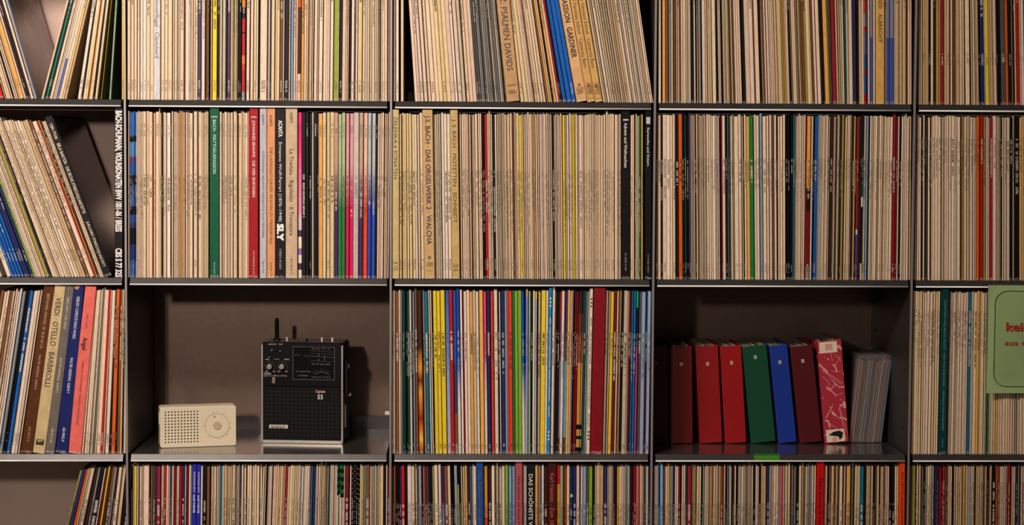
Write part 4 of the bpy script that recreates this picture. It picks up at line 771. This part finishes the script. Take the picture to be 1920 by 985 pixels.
for a in ((.1, .150, .92, .118), (.1, .147, .86, .116), (.1, .135, .35, .122), (.35, .122, .38, .105), (.38, .105, .66, .118), (.66, .118, .40, .129), (.38, .107, .64, .120), (.72, .176, .92, .162), (.52, .180, .56, .164), (.72, .070, .93, .020), (.70, .072, .80, .030), (.66, .066, .78, .074), (.10, .052, .46, .078), (.12, .050, .44, .073), (.05, .048, .5, .030), (.5, .03, .62, .022), (.6, .095, .9, .098), (.5, .144, .9, .141), (.7, .155, .9, .172)): dline(*a)
bm_obj('line_drawing', bm, M_draw, root)

# ------------------------------------------------------------------ small discs in clear sleeves
cols = [((120, 104, 96), 'grey-brown'), ((150, 96, 90), 'dusty pink'), ((84, 84, 88), 'slate'), ((116, 84, 62), 'brown'), ((112, 128, 122), 'grey-green'), ((110, 96, 108), 'mauve grey'), ((96, 78, 76), 'dark mauve'), ((120, 98, 84), 'taupe'), ((120, 90, 94), 'dull rose'), ((128, 128, 132), 'pale grey'), ((188, 116, 84), 'terracotta'), ((96, 92, 96), 'charcoal'), ((70, 86, 110), 'steel blue')]
M_clear = mat('clear_plastic', (190, 180, 174), .15, spec=.6); nt = M_clear.node_tree; nt.nodes['Principled BSDF'].inputs['Alpha'].default_value = .10
n = len(cols)
for i, (c, wname) in enumerate(cols):
    x0, x1 = 1591+62*i/n, 1591+62*(i+1)/n
    a, b = ray(x0, 829, BY+.012), ray(x1, 829, BY+.012); t = ray(x1+21, 662, BY+.012)
    th = math.atan((t.x-b.x)/(t.z-b.z)); wv = (b.x-a.x)*math.cos(th)-.0004
    h = .176+random.uniform(-.003, .002)
    o = empty('disc_sleeve', (b.x, BY+.010+random.uniform(0, .006), ZF+.0003), (0, th, 0))
    tag(o, '%s small disc sleeve, %s from the left of those beside the patterned binder' % (wname, ordn(i+1)), 'record', 'small discs in clear covers')
    box('card_sleeve', (-wv*.9, -wv*.1, .002, .17, .001, h-.010), mat('disc_card_%d' % i, c, .5, noise=.12, nscale=70), o, .0003, 1)
    box('clear_cover', (-wv, 0, 0, .172, 0, h), M_clear, o, .0003, 1)

# green tape on the shelf lip under the binders
a, b = ray(1414, 857, -.004), ray(1462, 857, -.004); z0 = zline(2)
bm = bmesh.new()
pts = [(.0048, z0+.0138), (.0011, z0+.0139), (-.0064, z0+.0033), (-.0066, z0+.0006)]
v0 = [bm.verts.new((a.x, y, z)) for y, z in pts]; v1 = [bm.verts.new((b.x, y, z)) for y, z in pts]
for k in range(3): bm.faces.new((v0[k], v0[k+1], v1[k+1], v1[k]))
bmesh.ops.solidify(bm, geom=bm.faces[:], thickness=-.0002)
tag(bm_obj('shelf_tape', bm, mat('green_tape', (84, 176, 40), .5)), 'bright green tape label stuck on the shelf lip under the green binder', 'label')

# ------------------------------------------------------------------ pale green notice
M_notice = mat('pale_green_card', (196, 218, 160), .55, noise=.03, nscale=15)
NY = -.0125
a = ray(1853, 535, NY); b = ray(1848, 738, NY)
wN, hN = .297, a.z-b.z
nroot = tag(empty('notice_sheet', (a.x, NY, b.z)), 'pale green notice with dark rounded border and red lettering hanging at the right', 'sign')
bm = bmesh.new(); nx, nz = 16, 10
def bow(x, z): return .0025*math.sin(math.pi*z/hN)*-1 + .0012*math.sin(x*22)
g = [[bm.verts.new((x*wN/nx, bow(x*wN/nx, z*hN/nz), z*hN/nz)) for x in range(nx+1)] for z in range(nz+1)]
for z in range(nz):
    for x in range(nx): bm.faces.new((g[z][x], g[z][x+1], g[z+1][x+1], g[z+1][x]))
bmesh.ops.solidify(bm, geom=bm.faces[:], thickness=.0006)
bm_obj('card', bm, M_notice, nroot, smooth=True)
def NL(px, py): p = ray(px, py, NY); return p.x-a.x, p.z-b.z
x0, z1 = NL(1865.5, 546); _, z0 = NL(1865, 725); x1 = wN-.013; rad_ = .025
path = []
for (cx_, cz_, s) in ((x0+rad_, z1-rad_, 90), (x0+rad_, z0+rad_, 180), (x1-rad_, z0+rad_, 270), (x1-rad_, z1-rad_, 0)):
    for k in range(9): aa = math.radians(s+k*90/8); path.append((cx_+rad_*math.cos(aa), cz_+rad_*math.sin(aa)))
dense = []
for p, q in zip(path, path[1:]+path[:1]):
    m_ = max(1, int(math.hypot(q[0]-p[0], q[1]-p[1])/.01))
    for k in range(m_): dense.append((p[0]+(q[0]-p[0])*k/m_, p[1]+(q[1]-p[1])*k/m_))
bm = bmesh.new(); vv = []
n = len(dense)
for k, (x, z) in enumerate(dense):
    p, q = dense[k-1], dense[(k+1) % n]; dx, dz = q[0]-p[0], q[1]-p[1]; l = math.hypot(dx, dz) or 1
    for s in (-1, 1):
        X, Zz = x-dz/l*s*.0006, z+dx/l*s*.0006; vv.append(bm.verts.new((X, bow(X, Zz)-.0012, Zz)))
for k in range(n): j = (k+1) % n; bm.faces.new((vv[2*k], vv[2*j], vv[2*j+1], vv[2*k+1]))
bm_obj('border', bm, mat('border_print', (56, 66, 56), .6), nroot)
M_redp = mat('red_print', (186, 36, 28), .6)
x, z = NL(1885.5, 620.5); lettering('lettering', 'keine', nroot, M_redp, x, z, .060, .0165, bow(x, z)-.0016, False, .022)
x, z = NL(1882.5, 647.5); lettering('lettering', 'aus dem', nroot, M_redp, x, z, .066, .0105, bow(x, z)-.0016, False, .004)
